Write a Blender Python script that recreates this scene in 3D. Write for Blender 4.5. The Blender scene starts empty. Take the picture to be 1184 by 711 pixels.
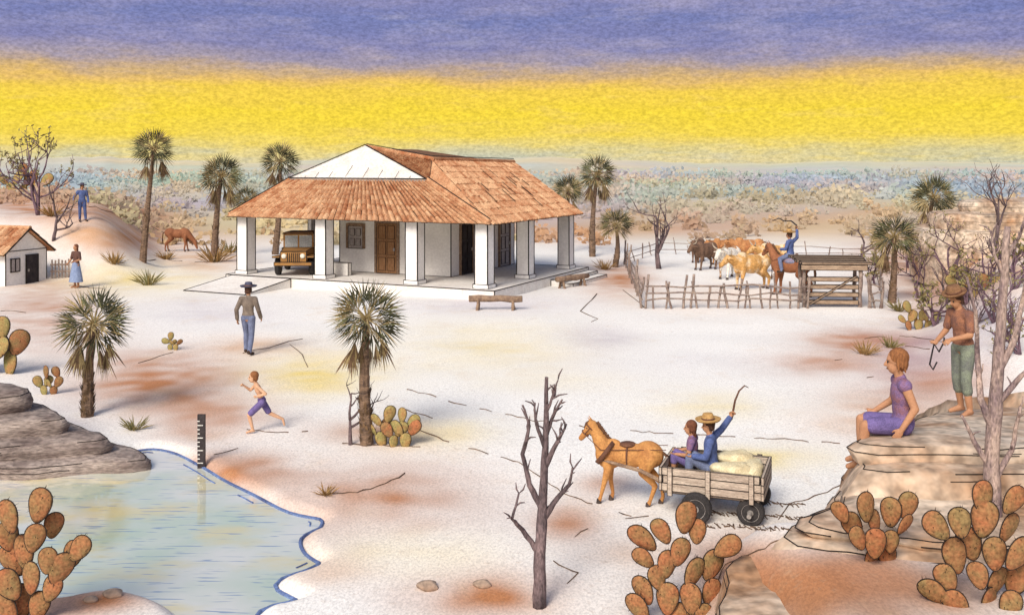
import bpy,math,random
from mathutils import Vector,Matrix,noise
V=Vector
sc=bpy.context.scene; COL=sc.collection
R=random.Random(11)
F,H,HY,CX=1150.0,4.7,190.0,592.0
PI=math.pi
def P(px,py,z=0.):
    Y=F*(H-z)/(py-HY); return V(((px-CX)*Y/F,Y,z))
def Q(px,py,Y): return V(((px-CX)*Y/F,Y,H-(py-HY)*Y/F))
def S(t):
    t=max(0.,min(1.,t)); return t*t*(3-2*t)
def lp(a,b,t): return tuple(x+(y-x)*t for x,y in zip(a,b))
# ------------------------------------------------------------ terrain
POND=[(158,512),(205,513),(244,530),(272,546),(308,563),(345,581),(384,590),(384,603),(364,614),(368,628),(385,642),(366,654),(336,665),(352,676),(366,684),(340,693),(314,702),(322,735),(250,770),(195,712),(165,690),(120,681),(60,690),(20,676),(-60,690),(-160,640),(-160,545),(60,534)]
def smooth_loop(p,k=4):
    o=[];n=len(p)
    for i in range(n):
        a,b,c,d=[V(p[(i+j-1)%n]) for j in range(4)]
        for s in range(k):
            t=s/k; o.append(.5*((2*b)+(c-a)*t+(2*a-5*b+4*c-d)*t*t+(3*b-a-3*c+d)*t*t*t))
    return o
PW=[P(q.x,q.y).to_2d() for q in smooth_loop(POND)]
def pond_d(x,y):
    ins=False; best=1e9; n=len(PW)
    for i in range(n):
        a=PW[i]; b=PW[(i+1)%n]
        if (a.y>y)!=(b.y>y) and x<(b.x-a.x)*(y-a.y)/(b.y-a.y)+a.x: ins=not ins
        ex,ey=b.x-a.x,b.y-a.y
        t=max(0,min(1,((x-a.x)*ex+(y-a.y)*ey)/(ex*ex+ey*ey+1e-9)))
        d=(x-a.x-t*ex)**2+(y-a.y-t*ey)**2
        if d<best: best=d
    best=math.sqrt(best)
    return best if ins else -best
def gh(x,y):
    r=x/max(y,1.)
    z=2.3*S((-r-.345)/.08)*S((y-39)/8)*(1-S((y-80)/40))
    z+=1.9*S((r-.40)/.12)*S((y-17)/12)*(1-S((y-70)/30))
    z+=.95*S((x-1.6)/1.3)*S((12.3-y)/2)
    z+=.05*noise.noise(V((x*.45,y*.45,0)))*S((y-4)/6)
    if -13<x<-.9 and 8<y<17.6:
        d=pond_d(x,y)
        if d>-.6: z=z*S(-d/.6)-.5*S((d+.06)/.7)
    return z
def G(px,py):
    y=max(5.,F*(H-(1.1 if py>400 else 4.4))/(py-HY)-.2)
    while y<400:
        x=(px-CX)*y/F; z=H-(py-HY)*y/F
        if z<=gh(x,y): return V((x,y,gh(x,y)))
        y+=.04 if y<30 else .12
    return V(((px-CX)*90/F,90,0))
def GY(px,Y):
    x=(px-CX)*Y/F; return V((x,Y,gh(x,Y)))
# ------------------------------------------------------------ materials
def newmat(name):
    m=bpy.data.materials.new(name); m.use_nodes=True
    nt=m.node_tree; return m,nt,nt.nodes['Principled BSDF']
def mat(name,c1,c2,scale=5,rough=.9,bump=.25,st=(1,1,1),grain=.35,island=False,attr=None,lo=.36,hi=.64,trans=0):
    m,nt,bs=newmat(name); N=nt.nodes; L=nt.links
    tc=N.new('ShaderNodeTexCoord'); mp=N.new('ShaderNodeMapping'); mp.inputs['Scale'].default_value=st
    L.new(tc.outputs['Object'],mp.inputs[0])
    n1=N.new('ShaderNodeTexNoise'); n1.inputs['Scale'].default_value=scale; n1.inputs['Detail'].default_value=4; n1.inputs['Roughness'].default_value=.65
    n2=N.new('ShaderNodeTexNoise'); n2.inputs['Scale'].default_value=scale*9; n2.inputs['Detail'].default_value=2
    L.new(mp.outputs[0],n1.inputs['Vector']); L.new(mp.outputs[0],n2.inputs['Vector'])
    mr=N.new('ShaderNodeMapRange'); mr.inputs[1].default_value=lo; mr.inputs[2].default_value=hi
    L.new(n1.outputs[0],mr.inputs[0]); fac=mr.outputs[0]
    if island:
        g=N.new('ShaderNodeNewGeometry'); ad=N.new('ShaderNodeMath'); ad.operation='ADD'; ad.use_clamp=True
        s1=N.new('ShaderNodeMath'); s1.operation='MULTIPLY'; s1.inputs[1].default_value=.5
        s2=N.new('ShaderNodeMath'); s2.operation='MULTIPLY'; s2.inputs[1].default_value=.6
        L.new(fac,s1.inputs[0]); L.new(g.outputs['Random Per Island'],s2.inputs[0])
        L.new(s1.outputs[0],ad.inputs[0]); L.new(s2.outputs[0],ad.inputs[1]); fac=ad.outputs[0]
    mx=N.new('ShaderNodeMixRGB'); mx.inputs[1].default_value=(*c1,1); mx.inputs[2].default_value=(*c2,1); L.new(fac,mx.inputs[0])
    col=mx.outputs[0]
    if attr:
        at=N.new('ShaderNodeAttribute'); at.attribute_name=attr
        m3=N.new('ShaderNodeMixRGB'); m3.blend_type='MULTIPLY'; m3.inputs[0].default_value=1
        L.new(at.outputs['Color'],m3.inputs[1]); L.new(col,m3.inputs[2]); col=m3.outputs[0]
    m2=N.new('ShaderNodeMapRange'); m2.inputs[1].default_value=.3; m2.inputs[2].default_value=.7; m2.inputs[3].default_value=1-grain; m2.inputs[4].default_value=1+grain*.35
    L.new(n2.outputs[0],m2.inputs[0])
    mu=N.new('ShaderNodeMixRGB'); mu.blend_type='MULTIPLY'; mu.inputs[0].default_value=1
    L.new(col,mu.inputs[1]); L.new(m2.outputs[0],mu.inputs[2]); L.new(mu.outputs[0],bs.inputs['Base Color'])
    bs.inputs['Roughness'].default_value=rough
    bs.inputs['Specular IOR Level'].default_value=.25
    bp=N.new('ShaderNodeBump'); bp.inputs['Strength'].default_value=bump; bp.inputs['Distance'].default_value=.03
    L.new(n2.outputs[0],bp.inputs['Height']); L.new(bp.outputs[0],bs.inputs['Normal'])
    if trans:
        tr=N.new('ShaderNodeBsdfTranslucent'); L.new(mu.outputs[0],tr.inputs[0]); ms=N.new('ShaderNodeMixShader'); ms.inputs[0].default_value=trans
        L.new(bs.outputs[0],ms.inputs[1]); L.new(tr.outputs[0],ms.inputs[2]); L.new(ms.outputs[0],N['Material Output'].inputs[0])
    return m
M={}
def mk(k,*a,**kw): M[k]=mat(k,*a,**kw)
mk('ink',(.015,.012,.012),(.04,.03,.025),8)
mk('white_wall',(.88,.86,.83),(.80,.78,.75),1.2,grain=.10,bump=.06)
mk('plinth',(.84,.81,.76),(.74,.69,.63),1.5,grain=.15)
mk('tile',(.38,.13,.05),(.74,.46,.26),2.5,island=True,grain=.4)
mk('sunlit_roof',(.80,.77,.72),(.68,.62,.56),1.2,grain=.2,bump=.08)  # pale tone paints the sunlight on this roof plane into the colour
mk('deck',(.16,.08,.04),(.24,.12,.06),4)
mk('door',(.40,.22,.11),(.26,.13,.06),4,st=(6,6,1))
mk('dark',(.03,.025,.03),(.06,.05,.05),4)
mk('shutter',(.36,.32,.32),(.5,.45,.42),4)
mk('wood',(.42,.29,.19),(.22,.14,.10),3,st=(3,3,3),grain=.5,bump=.5)
mk('grey_wood',(.42,.33,.27),(.20,.14,.12),4,grain=.5,bump=.5)
mk('plank',(.52,.38,.26),(.28,.19,.13),3,st=(1,8,8),grain=.5,bump=.4)
mk('pale_plank',(.66,.55,.44),(.42,.33,.26),3,st=(1,8,8),grain=.4,bump=.4)
mk('bark',(.24,.17,.17),(.08,.06,.065),5,st=(1,1,.4),grain=.5,bump=.7)
mk('purple_bark',(.26,.16,.20),(.10,.065,.085),5,st=(1,1,.4),grain=.5,bump=.7)
mk('pale_bark',(.54,.40,.33),(.20,.14,.15),5,st=(1,1,.4),grain=.5,bump=.7)
mk('palm_trunk',(.34,.22,.14),(.12,.08,.06),6,st=(1,1,3),grain=.5,bump=.7)
mk('frond_dark',(.03,.033,.02),(.085,.085,.045),4)
mk('frond_green',(.12,.135,.065),(.25,.24,.12),4)
mk('frond_tan',(.46,.36,.18),(.30,.22,.10),4)
mk('frond_dead',(.24,.15,.08),(.11,.07,.045),4)
mk('cactus',(.40,.15,.065),(.27,.18,.075),4,grain=.4,bump=.3)
mk('cactus_green',(.33,.30,.11),(.42,.23,.09),4,grain=.35,bump=.3)
mk('spine',(.06,.04,.03),(.03,.02,.015),4)
mk('leaf',(.18,.19,.08),(.34,.26,.10),3,island=True)
mk('dry_grass',(.50,.29,.11),(.28,.19,.08),3,island=True)
mk('rock',(.58,.44,.33),(.30,.19,.13),1.3,grain=.5,bump=.8)
mk('warm_rock',(.72,.60,.47),(.42,.24,.13),.7,grain=.5,bump=.7)
mk('grey_rock',(.44,.36,.31),(.17,.125,.11),1.1,st=(1,1,5),grain=.5,bump=.8)
mk('skin',(.52,.27,.15),(.44,.22,.12),6,rough=.7,grain=.12,bump=.05)
mk('skin_light',(.68,.42,.27),(.60,.34,.20),6,rough=.7,grain=.12,bump=.05)
mk('hair_dark',(.06,.03,.02),(.12,.06,.04),20)
mk('hair_red',(.38,.16,.06),(.20,.08,.035),20,st=(3,3,.6))
mk('hair_brown',(.22,.085,.045),(.13,.05,.03),20)
mk('shirt_grey',(.26,.21,.17),(.15,.12,.10),8)
mk('shirt_brown',(.36,.16,.09),(.20,.10,.08),8)
mk('shirt_dark',(.16,.08,.06),(.09,.05,.045),8)
mk('shirt_blue',(.12,.17,.38),(.07,.10,.24),8)
mk('shirt_purple',(.22,.15,.33),(.30,.14,.16),8)
mk('pants_blue',(.20,.24,.38),(.13,.15,.24),8)
mk('pants_green',(.26,.30,.22),(.16,.17,.16),8)
mk('shorts_purple',(.20,.15,.36),(.13,.10,.25),8)
mk('dress_blue',(.30,.38,.56),(.19,.25,.42),8)
mk('straw',(.60,.37,.14),(.42,.24,.09),12)
mk('brown_felt',(.30,.16,.08),(.18,.09,.05),10)
mk('felt',(.10,.10,.16),(.06,.06,.09),10)
mk('shoe',(.09,.055,.04),(.05,.03,.02),8)
mk('horse_orange',(.62,.31,.10),(.42,.18,.06),2.5,rough=.8,grain=.25)
mk('horse_brown',(.34,.14,.065),(.25,.095,.045),2.5,rough=.8,grain=.25)
mk('mane',(.10,.05,.03),(.20,.10,.05),20)
mk('cow_dark',(.12,.07,.045),(.24,.14,.09),1.8,rough=.8)
mk('cow_tan',(.60,.33,.11),(.78,.60,.38),1.6,rough=.8,lo=.45,hi=.55)
mk('cow_white',(.80,.74,.64),(.40,.21,.10),1.6,rough=.8,lo=.52,hi=.58)
mk('cow_rust',(.40,.16,.06),(.58,.30,.12),1.6,rough=.8)
mk('horn',(.62,.54,.42),(.40,.32,.24),6)
mk('hoof',(.06,.045,.04),(.10,.07,.06),6)
mk('car',(.40,.20,.055),(.28,.14,.045),3,rough=.6,grain=.2)
mk('canvas',(.34,.18,.09),(.24,.13,.06),6)
mk('rubber',(.03,.028,.028),(.05,.045,.045),8)
mk('metal',(.45,.42,.38),(.30,.27,.25),6,rough=.45)
mk('lamp',(.85,.82,.70),(.75,.7,.6),6,rough=.3)
mk('sack',(.80,.72,.48),(.66,.54,.32),5,grain=.25)
mk('leather',(.20,.09,.05),(.12,.055,.035),6,rough=.7)
mk('blanket',(.22,.27,.42),(.32,.18,.18),6)
mk('tick',(.8,.78,.74),(.7,.68,.64),6)
mk('glass',(.40,.44,.46),(.5,.52,.52),3,rough=.15)
mk('scrub',(1,1,1),(.88,.88,.88),.5,attr='Col',grain=.06,bump=0,trans=.4)
mk('far_land',(1,1,1),(.90,.90,.90),.03,attr='Col',grain=.10,bump=0)
mk('track',(.09,.06,.045),(.22,.14,.09),6)
mk('wet_edge',(.16,.24,.46),(.08,.11,.24),3)
# ------------------------------------------------------------ mesh builder
class MB:
    def __init__(s): s.v=[];s.f=[];s.m=[];s.c=[]
    def add(s,vs,fs,m=0,col=None):
        o=len(s.v); s.v+= [tuple(v) for v in vs]
        for f in fs: s.f.append([i+o for i in f]); s.m.append(m)
        if col: s.c+=(col if isinstance(col,list) else [col]*len(vs))
    def line(s,a,b,w,m=1): s.tube([a,b],[w*.7,w*.7],4,m)
    def hexa(s,p,m=0,ink=0,im=1):
        p=[V(q) for q in p]
        s.add(p,[(0,3,2,1),(4,5,6,7),(0,1,5,4),(1,2,6,5),(2,3,7,6),(3,0,4,7)],m)
        if ink:
            for a,b in ((0,1),(1,2),(2,3),(3,0),(4,5),(5,6),(6,7),(7,4),(0,4),(1,5),(2,6),(3,7)): s.line(p[a],p[b],ink,im)
    def box(s,lo,hi,m=0,ink=0,im=1):
        (a,b,c),(d,e,f)=lo,hi
        s.hexa([(a,b,c),(d,b,c),(d,e,c),(a,e,c),(a,b,f),(d,b,f),(d,e,f),(a,e,f)],m,ink,im)
    def tube(s,pts,rads,n=6,m=0):
        pts=[V(p) for p in pts]; vs=[];fs=[]; k=len(pts); u=None
        for i in range(k):
            t=(pts[min(i+1,k-1)]-pts[max(i-1,0)])
            t=t.normalized() if t.length>1e-9 else V((0,0,1))
            if u is None:
                u=t.cross(V((0,0,1)));
                if u.length<.05: u=t.cross(V((1,0,0)))
            else: u=u-t*u.dot(t)
            u.normalize(); w=t.cross(u)
            for j in range(n):
                a=2*PI*(j+.5)/n; vs.append(pts[i]+(u*math.cos(a)+w*math.sin(a))*rads[i])
        for i in range(k-1):
            for j in range(n): fs.append((i*n+j,i*n+(j+1)%n,(i+1)*n+(j+1)%n,(i+1)*n+j))
        fs.append(tuple(range(n-1,-1,-1))); fs.append(tuple((k-1)*n+j for j in range(n)))
        s.add(vs,fs,m)
    def cap(s,a,b,ra,rb,n=12,m=0):
        a=V(a);b=V(b); d=b-a
        if d.length<1e-6: d=V((0,0,1e-4))
        t=d.normalized(); pts=[];rads=[]
        for q in (80,50,20): pts.append(a-t*ra*math.sin(math.radians(q))); rads.append(ra*math.cos(math.radians(q)))
        pts+= [a,b]; rads+=[ra,rb]
        for q in (20,50,80): pts.append(b+t*rb*math.sin(math.radians(q))); rads.append(rb*math.cos(math.radians(q)))
        s.tube(pts,rads,n,m)
    def chain(s,pr,n=12,m=0):
        for a,b in zip(pr[:-1],pr[1:]): s.cap(a[:3],b[:3],a[3],b[3],n,m)
    def ell(s,c,r,rot=None,nu=14,nv=9,m=0,jit=0,shape=None):
        c=V(c); vs=[];fs=[]
        rot=rot or Matrix.Identity(3)
        for i in range(nv+1):
            th=PI*i/nv; th=max(.06,min(PI-.06,th))
            for j in range(nu):
                ph=2*PI*j/nu
                p=V((math.sin(th)*math.cos(ph),math.sin(th)*math.sin(ph),math.cos(th)))
                if shape: p=shape(p)
                p=V((p.x*r[0],p.y*r[1],p.z*r[2]))
                if jit: p*=1+jit*noise.noise(p*9+c*3)
                vs.append(c+rot@p)
        for i in range(nv):
            for j in range(nu): fs.append((i*nu+j,(i+1)*nu+j,(i+1)*nu+(j+1)%nu,i*nu+(j+1)%nu))
        fs.append(tuple(range(nu))); fs.append(tuple(nv*nu+j for j in range(nu-1,-1,-1)))
        s.add(vs,fs,m)
    def lathe(s,prof,n=20,m=0,mtx=None):
        mtx=mtx or Matrix.Identity(4); vs=[];fs=[]
        for r,z in prof:
            for j in range(n):
                a=2*PI*j/n; vs.append(mtx@V((r*math.cos(a),r*math.sin(a),z)))
        k=len(prof)
        for i in range(k-1):
            for j in range(n): fs.append((i*n+j,i*n+(j+1)%n,(i+1)*n+(j+1)%n,(i+1)*n+j))
        fs.append(tuple(range(n-1,-1,-1))); fs.append(tuple((k-1)*n+j for j in range(n)))
        s.add(vs,fs,m)
    def mesh(s,name):
        me=bpy.data.meshes.new(name); me.from_pydata(s.v,[],s.f)
        me.polygons.foreach_set('material_index',s.m)
        if s.c:
            ca=me.color_attributes.new('Col','FLOAT_COLOR','POINT')
            ca.data.foreach_set('color',[x for c in s.c for x in (*c,1.)])
        me.update(); return me
    def build(s,name,mats,parent=None,smooth=False,label=None,kind=None):
        me=s.mesh(name); return place(me,name,mats,parent,smooth,label,kind)
def place(me,name,mats,parent=None,smooth=False,label=None,kind=None):
    if isinstance(mats,str): mats=[mats,'ink']
    for k in mats: me.materials.append(M[k])
    if smooth: me.polygons.foreach_set('use_smooth',[True]*len(me.polygons))
    o=bpy.data.objects.new(name,me); COL.objects.link(o); o.parent=parent
    if label: o['label']=label
    if kind: o['kind']=kind
    return o
def thing(name,label,cat,loc=(0,0,0),rz=0,group=None,s=1):
    o=bpy.data.objects.new(name,None); COL.objects.link(o); o.location=loc; o.rotation_euler=(0,0,rz); o.scale=(s,s,s)
    o.empty_display_size=.1; o['label']=label; o['category']=cat
    if group: o['group']=group
    return o
def tag(o,label,cat,group=None):
    o['label']=label; o['category']=cat
    if group: o['group']=group
    return o
def fused(mb,name,vox,it=3):
    me=mb.mesh(name); o=bpy.data.objects.new('tmp',me); COL.objects.link(o)
    r=o.modifiers.new('r','REMESH'); r.mode='VOXEL'; r.voxel_size=vox
    q=o.modifiers.new('s','SMOOTH'); q.factor=.5; q.iterations=it
    dg=bpy.context.evaluated_depsgraph_get(); dg.update()
    m2=bpy.data.meshes.new_from_object(o.evaluated_get(dg))
    bpy.data.objects.remove(o); bpy.data.meshes.remove(me); m2.materials.clear(); m2.name=name
    return m2
# ------------------------------------------------------------ ground
def nn(x,y,z): return noise.noise(V((x,y,z)))
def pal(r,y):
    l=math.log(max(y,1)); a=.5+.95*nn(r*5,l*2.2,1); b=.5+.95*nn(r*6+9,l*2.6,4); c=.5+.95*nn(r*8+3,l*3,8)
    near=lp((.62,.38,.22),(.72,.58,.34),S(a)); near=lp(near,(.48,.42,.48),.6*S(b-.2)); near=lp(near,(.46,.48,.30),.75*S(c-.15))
    far=lp((.46,.57,.44),(.42,.51,.58),S(a)); far=lp(far,(.56,.45,.54),.7*S(b-.15)); far=lp(far,(.72,.54,.32),.7*S(c-.2))  # far tints carry painted bluish haze in the scrub and land colour
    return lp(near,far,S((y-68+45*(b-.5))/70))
B=(.48,.20,.08);O=(.64,.33,.13);YL=(.86,.68,.24);LI=(.46,.39,.48);W=(.90,.88,.83);DB=(.36,.17,.08)
PATCH=[(190,442,105,36,B,.95),(245,478,80,18,B,.7),(275,545,85,26,B,.85),(450,575,120,45,B,.75),(330,615,60,30,B,.4),(560,688,95,32,B,.9),(655,605,42,24,B,.65),
(900,690,150,60,DB,.9),(1040,690,150,50,DB,.85),(860,655,70,30,B,.8),(960,660,120,40,B,.7),(870,530,90,14,YL,.8),(1010,398,80,20,B,.95),(1060,420,60,40,LI,.6),(950,422,70,14,B,.6),(1010,480,80,30,O,.5),(1090,450,80,40,B,.6),
(370,432,75,28,YL,.85),(570,400,110,28,YL,.45),(820,470,70,16,YL,.45),(140,322,100,20,YL,.6),(50,360,70,50,B,.6),(150,275,65,20,B,.85),(150,245,60,14,B,.8),(60,240,90,18,B,.85),(30,215,70,14,O,.7),(100,270,60,20,O,.6),
(712,322,44,20,B,.75),(690,390,50,16,LI,.35),(840,248,420,18,O,.3),(1090,330,70,40,B,.75),(1150,370,60,40,LI,.5),(1160,300,60,40,O,.6),(1030,300,50,24,B,.7),(240,300,50,14,O,.7),
(110,695,70,20,B,.8),(30,700,60,30,B,.7),(60,500,60,30,LI,.4),(220,500,45,12,B,.5),(500,500,70,18,YL,.5),(420,500,70,16,B,.55),(480,640,90,24,YL,.45),(700,560,36,14,B,.5),(240,360,90,20,LI,.28),(560,352,100,12,LI,.4),(840,345,130,20,O,.25),(760,420,150,16,LI,.12),(300,400,70,12,O,.45),(640,440,120,16,YL,.15),(730,640,60,18,O,.35),(380,660,60,20,O,.4)]
def ground():
    ys=[3.5*(70/3.5)**(i/400) for i in range(401)]+[70*(6000/70)**(i/90) for i in range(1,91)]
    rs=[-1.7+1.08*i/18 for i in range(18)]+[-.62+1.24*i/320 for i in range(321)]+[.62+1.08*i/18 for i in range(1,19)]
    vs=[];cols=[]
    for y in ys:
        for r in rs:
            x=r*y; z=gh(x,y); vs.append((x,y,z))
            px=CX+F*r; py=HY+F*(H-z)/y
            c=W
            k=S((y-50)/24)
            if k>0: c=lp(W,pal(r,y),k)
            if y<140:
                nx=nn(x*.5,y*.5,3)*.6+nn(x*1.9,y*1.9,7)*.4
                for (a,b,rx,ry,cc,st) in PATCH:
                    q=((px-a)/rx)**2+((py-b)/ry)**2
                    if q<4:
                        w=st*math.exp(-q*1.1)*(1+nx); w=max(0,min(1,w)); c=lp(c,cc,w)
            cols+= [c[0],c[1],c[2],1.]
    n=len(rs); fs=[(i*n+j,i*n+j+1,(i+1)*n+j+1,(i+1)*n+j) for i in range(len(ys)-1) for j in range(n-1)]
    me=bpy.data.meshes.new('ground'); me.from_pydata(vs,[],fs)
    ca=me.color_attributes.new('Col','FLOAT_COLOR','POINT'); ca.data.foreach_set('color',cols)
    m,nt,bs=newmat('soil'); N=nt.nodes;L=nt.links
    at=N.new('ShaderNodeAttribute'); at.attribute_name='Col'
    tc=N.new('ShaderNodeTexCoord')
    def nz(sc_,d,st=(1,1,1)):
        mp=N.new('ShaderNodeMapping'); mp.inputs['Scale'].default_value=st; L.new(tc.outputs['Object'],mp.inputs[0])
        q=N.new('ShaderNodeTexNoise'); q.inputs['Scale'].default_value=sc_; q.inputs['Detail'].default_value=d; q.inputs['Roughness'].default_value=.7; L.new(mp.outputs[0],q.inputs['Vector']); return q
    def rng(o,a,b,c,d):
        q=N.new('ShaderNodeMapRange'); q.inputs[1].default_value=a;q.inputs[2].default_value=b;q.inputs[3].default_value=c;q.inputs[4].default_value=d; L.new(o,q.inputs[0]); return q.outputs[0]
    n1=nz(.6,6,(1,.7,1)); n2=nz(9,5); n3=nz(34,3,(1,.6,1))
    mx=N.new('ShaderNodeMixRGB'); L.new(rng(n1.outputs[0],.56,.74,0,.32),mx.inputs[0]); L.new(at.outputs['Color'],mx.inputs[1]); mx.inputs[2].default_value=(.68,.50,.30,1)
    m2=N.new('ShaderNodeMixRGB'); L.new(rng(n2.outputs[0],.56,.72,0,.34),m2.inputs[0]); L.new(mx.outputs[0],m2.inputs[1]); m2.inputs[2].default_value=(.46,.32,.21,1)
    m3=N.new('ShaderNodeMixRGB'); m3.blend_type='MULTIPLY'; m3.inputs[0].default_value=1; L.new(m2.outputs[0],m3.inputs[1]); L.new(rng(n3.outputs[0],.36,.60,.80,1.06),m3.inputs[2])
    L.new(m3.outputs[0],bs.inputs['Base Color']); bs.inputs['Roughness'].default_value=.95
    bp=N.new('ShaderNodeBump'); bp.inputs['Strength'].default_value=.25; bp.inputs['Distance'].default_value=.05; L.new(n2.outputs[0],bp.inputs['Height']); L.new(bp.outputs[0],bs.inputs['Normal'])
    me.materials.append(m); me.polygons.foreach_set('use_smooth',[True]*len(me.polygons))
    o=bpy.data.objects.new('ground',me); COL.objects.link(o); o['kind']='structure'
ground()
def water():
    m,nt,bs=newmat('pond_water'); N=nt.nodes;L=nt.links
    out=N['Material Output']
    tc=N.new('ShaderNodeTexCoord')
    def nz(st,s,d):
        mp=N.new('ShaderNodeMapping'); mp.inputs['Scale'].default_value=st; L.new(tc.outputs['Object'],mp.inputs[0])
        q=N.new('ShaderNodeTexNoise'); q.inputs['Scale'].default_value=s; q.inputs['Detail'].default_value=d; L.new(mp.outputs[0],q.inputs['Vector']); return q.outputs[0]
    def rng(o,a,b,c,d):
        q=N.new('ShaderNodeMapRange'); q.inputs[1].default_value=a;q.inputs[2].default_value=b;q.inputs[3].default_value=c;q.inputs[4].default_value=d; L.new(o,q.inputs[0]); return q.outputs[0]
    n0=nz((1,1,1),.5,5); n1=nz((1.2,4,1),1.3,4); n2=nz((1.3,13,1),1.6,2); n3=nz((1,1.6,1),.8,4)
    bp=N.new('ShaderNodeBump'); bp.inputs['Strength'].default_value=.06; bp.inputs['Distance'].default_value=.08; L.new(n1,bp.inputs['Height'])
    df=N.new('ShaderNodeBsdfDiffuse'); gl=N.new('ShaderNodeBsdfGlossy'); gl.inputs['Roughness'].default_value=.02; gl.inputs['Color'].default_value=(1,.96,.84,1); L.new(bp.outputs[0],gl.inputs['Normal'])
    a=N.new('ShaderNodeMixRGB'); a.inputs[1].default_value=(.86,.84,.76,1); a.inputs[2].default_value=(.60,.70,.54,1); L.new(rng(n0,.40,.62,0,1),a.inputs[0])
    a2=N.new('ShaderNodeMixRGB'); a2.inputs[2].default_value=(.86,.73,.36,1); L.new(a.outputs[0],a2.inputs[1]); L.new(rng(n3,.50,.66,0,.8),a2.inputs[0])
    b=N.new('ShaderNodeMixRGB'); b.inputs[2].default_value=(.20,.30,.50,1); L.new(a2.outputs[0],b.inputs[1]); L.new(rng(n2,.61,.67,0,.75),b.inputs[0]); L.new(b.outputs[0],df.inputs['Color'])
    ms=N.new('ShaderNodeMixShader'); ms.inputs[0].default_value=.45; L.new(df.outputs[0],ms.inputs[1]); L.new(gl.outputs[0],ms.inputs[2]); L.new(ms.outputs[0],out.inputs[0])
    M['water']=m
    mb=MB(); mb.add([(-13,8.2,-.1),(-1,8.2,-.1),(-1,17.8,-.1),(-13,17.8,-.1)],[(0,1,2,3)])
    mb.build('water','water',kind='structure')
    mb=MB(); n=len(PW); run=[]
    for off,wd,th in ((.17,.055,-.9),(.33,.024,.0),(.50,.018,.2)):
        run=[]
        for i in range(76):
            a=PW[i];b=PW[(i+1)%n];t=(b-a).normalized(); nr=V((t.y,-t.x))
            p=a+nr*off
            if pond_d(*p)<0: p=a-nr*off
            if nn(i*.35,off*20,1)>th and pond_d(*p)>off*.75: run.append((p.x,p.y,-.096))
            else:
                if len(run)>2: mb.tube(run,[wd*.5]*len(run),5)
                run=[]
        if len(run)>2: mb.tube(run,[wd*.5]*len(run),5)
    mb.build('shore','wet_edge',kind='structure')
water()
def furrows():
    mb=MB()
    Ls=[([(470,450),(540,470),(620,487),(700,497),(800,503),(900,508),(985,514)],1.2,.8),([(465,490),(520,512),(600,535),(650,570),(700,590),(730,597)],1.2,.85),
    ([(690,340),(672,360),(692,370),(668,379)],1,.95),([(20,224),(60,233),(110,240),(160,256),(192,270)],1.2,.92),([(905,625),(870,640),(838,655),(820,690),(812,720)],1.6,1),
    ([(285,497),(320,501),(356,499)],1.3,.9),([(248,526),(275,519)],1.3,1),
    ([(372,573),(420,568),(445,560),(468,548)],1.6,1),([(395,513),(440,516),(486,517)],1.6,1),([(335,398),(350,410),(356,425)],1,.8),([(640,650),(668,664),(645,690)],1.4,.9),([(664,620),(680,612)],1.2,1),
    ([(700,605),(730,600),(750,597)],1.2,.8),([(720,335),(745,356)],1.2,1),([(950,418),(990,415)],1.2,.8),
    ([(0,360),(30,362)],1.2,1),([(160,420),(200,408)],1,.8),([(280,408),(310,402),(350,392)],1.1,.9),([(470,475),(500,484)],1.2,1),([(900,600),(912,584),(950,572),(998,549)],1.3,1),([(130,306),(180,300),(240,304)],1,.6),([(80,330),(120,334)],1,.7),([(1000,408),(1040,400),(1075,404)],1.2,.8),
    ([(1000,392),(1040,388),(1090,396)],1,.7),([(985,440),(1010,436)],1,.8)]
    for x in range(806,930,4):
        for y0,sl in ((592,.11),(606,.10),(575,.14)):
            if x<880 and y0==575: continue
            y=y0+(x-806)*sl*.5
            Ls.append(([(x+R.uniform(-2,2),y+R.uniform(-2,2)),(x+R.uniform(3,8),y+R.uniform(1,5))],R.uniform(1.2,1.9),1))
    for pts,w,dens in Ls:
        fine=[]
        for a,b in zip(pts[:-1],pts[1:]):
            n=max(2,int(math.hypot(b[0]-a[0],b[1]-a[1])/7))
            for i in range(n):
                t=i/n; fine.append((a[0]+(b[0]-a[0])*t+R.uniform(-1,1),a[1]+(b[1]-a[1])*t+R.uniform(-1,1)))
        fine.append(pts[-1]); run=[]
        for p in fine:
            g=G(*p)
            if g.y>80: continue
            if R.random()<dens: run.append((g+V((0,0,.006)),w*.5*g.y/F*R.uniform(.6,1.3)))
            else:
                if len(run)>1: mb.tube([q[0] for q in run],[q[1] for q in run],5)
                run=[]
        if len(run)>1: mb.tube([q[0] for q in run],[q[1] for q in run],5)
    mb.build('path','track',kind='structure')
furrows()
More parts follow.
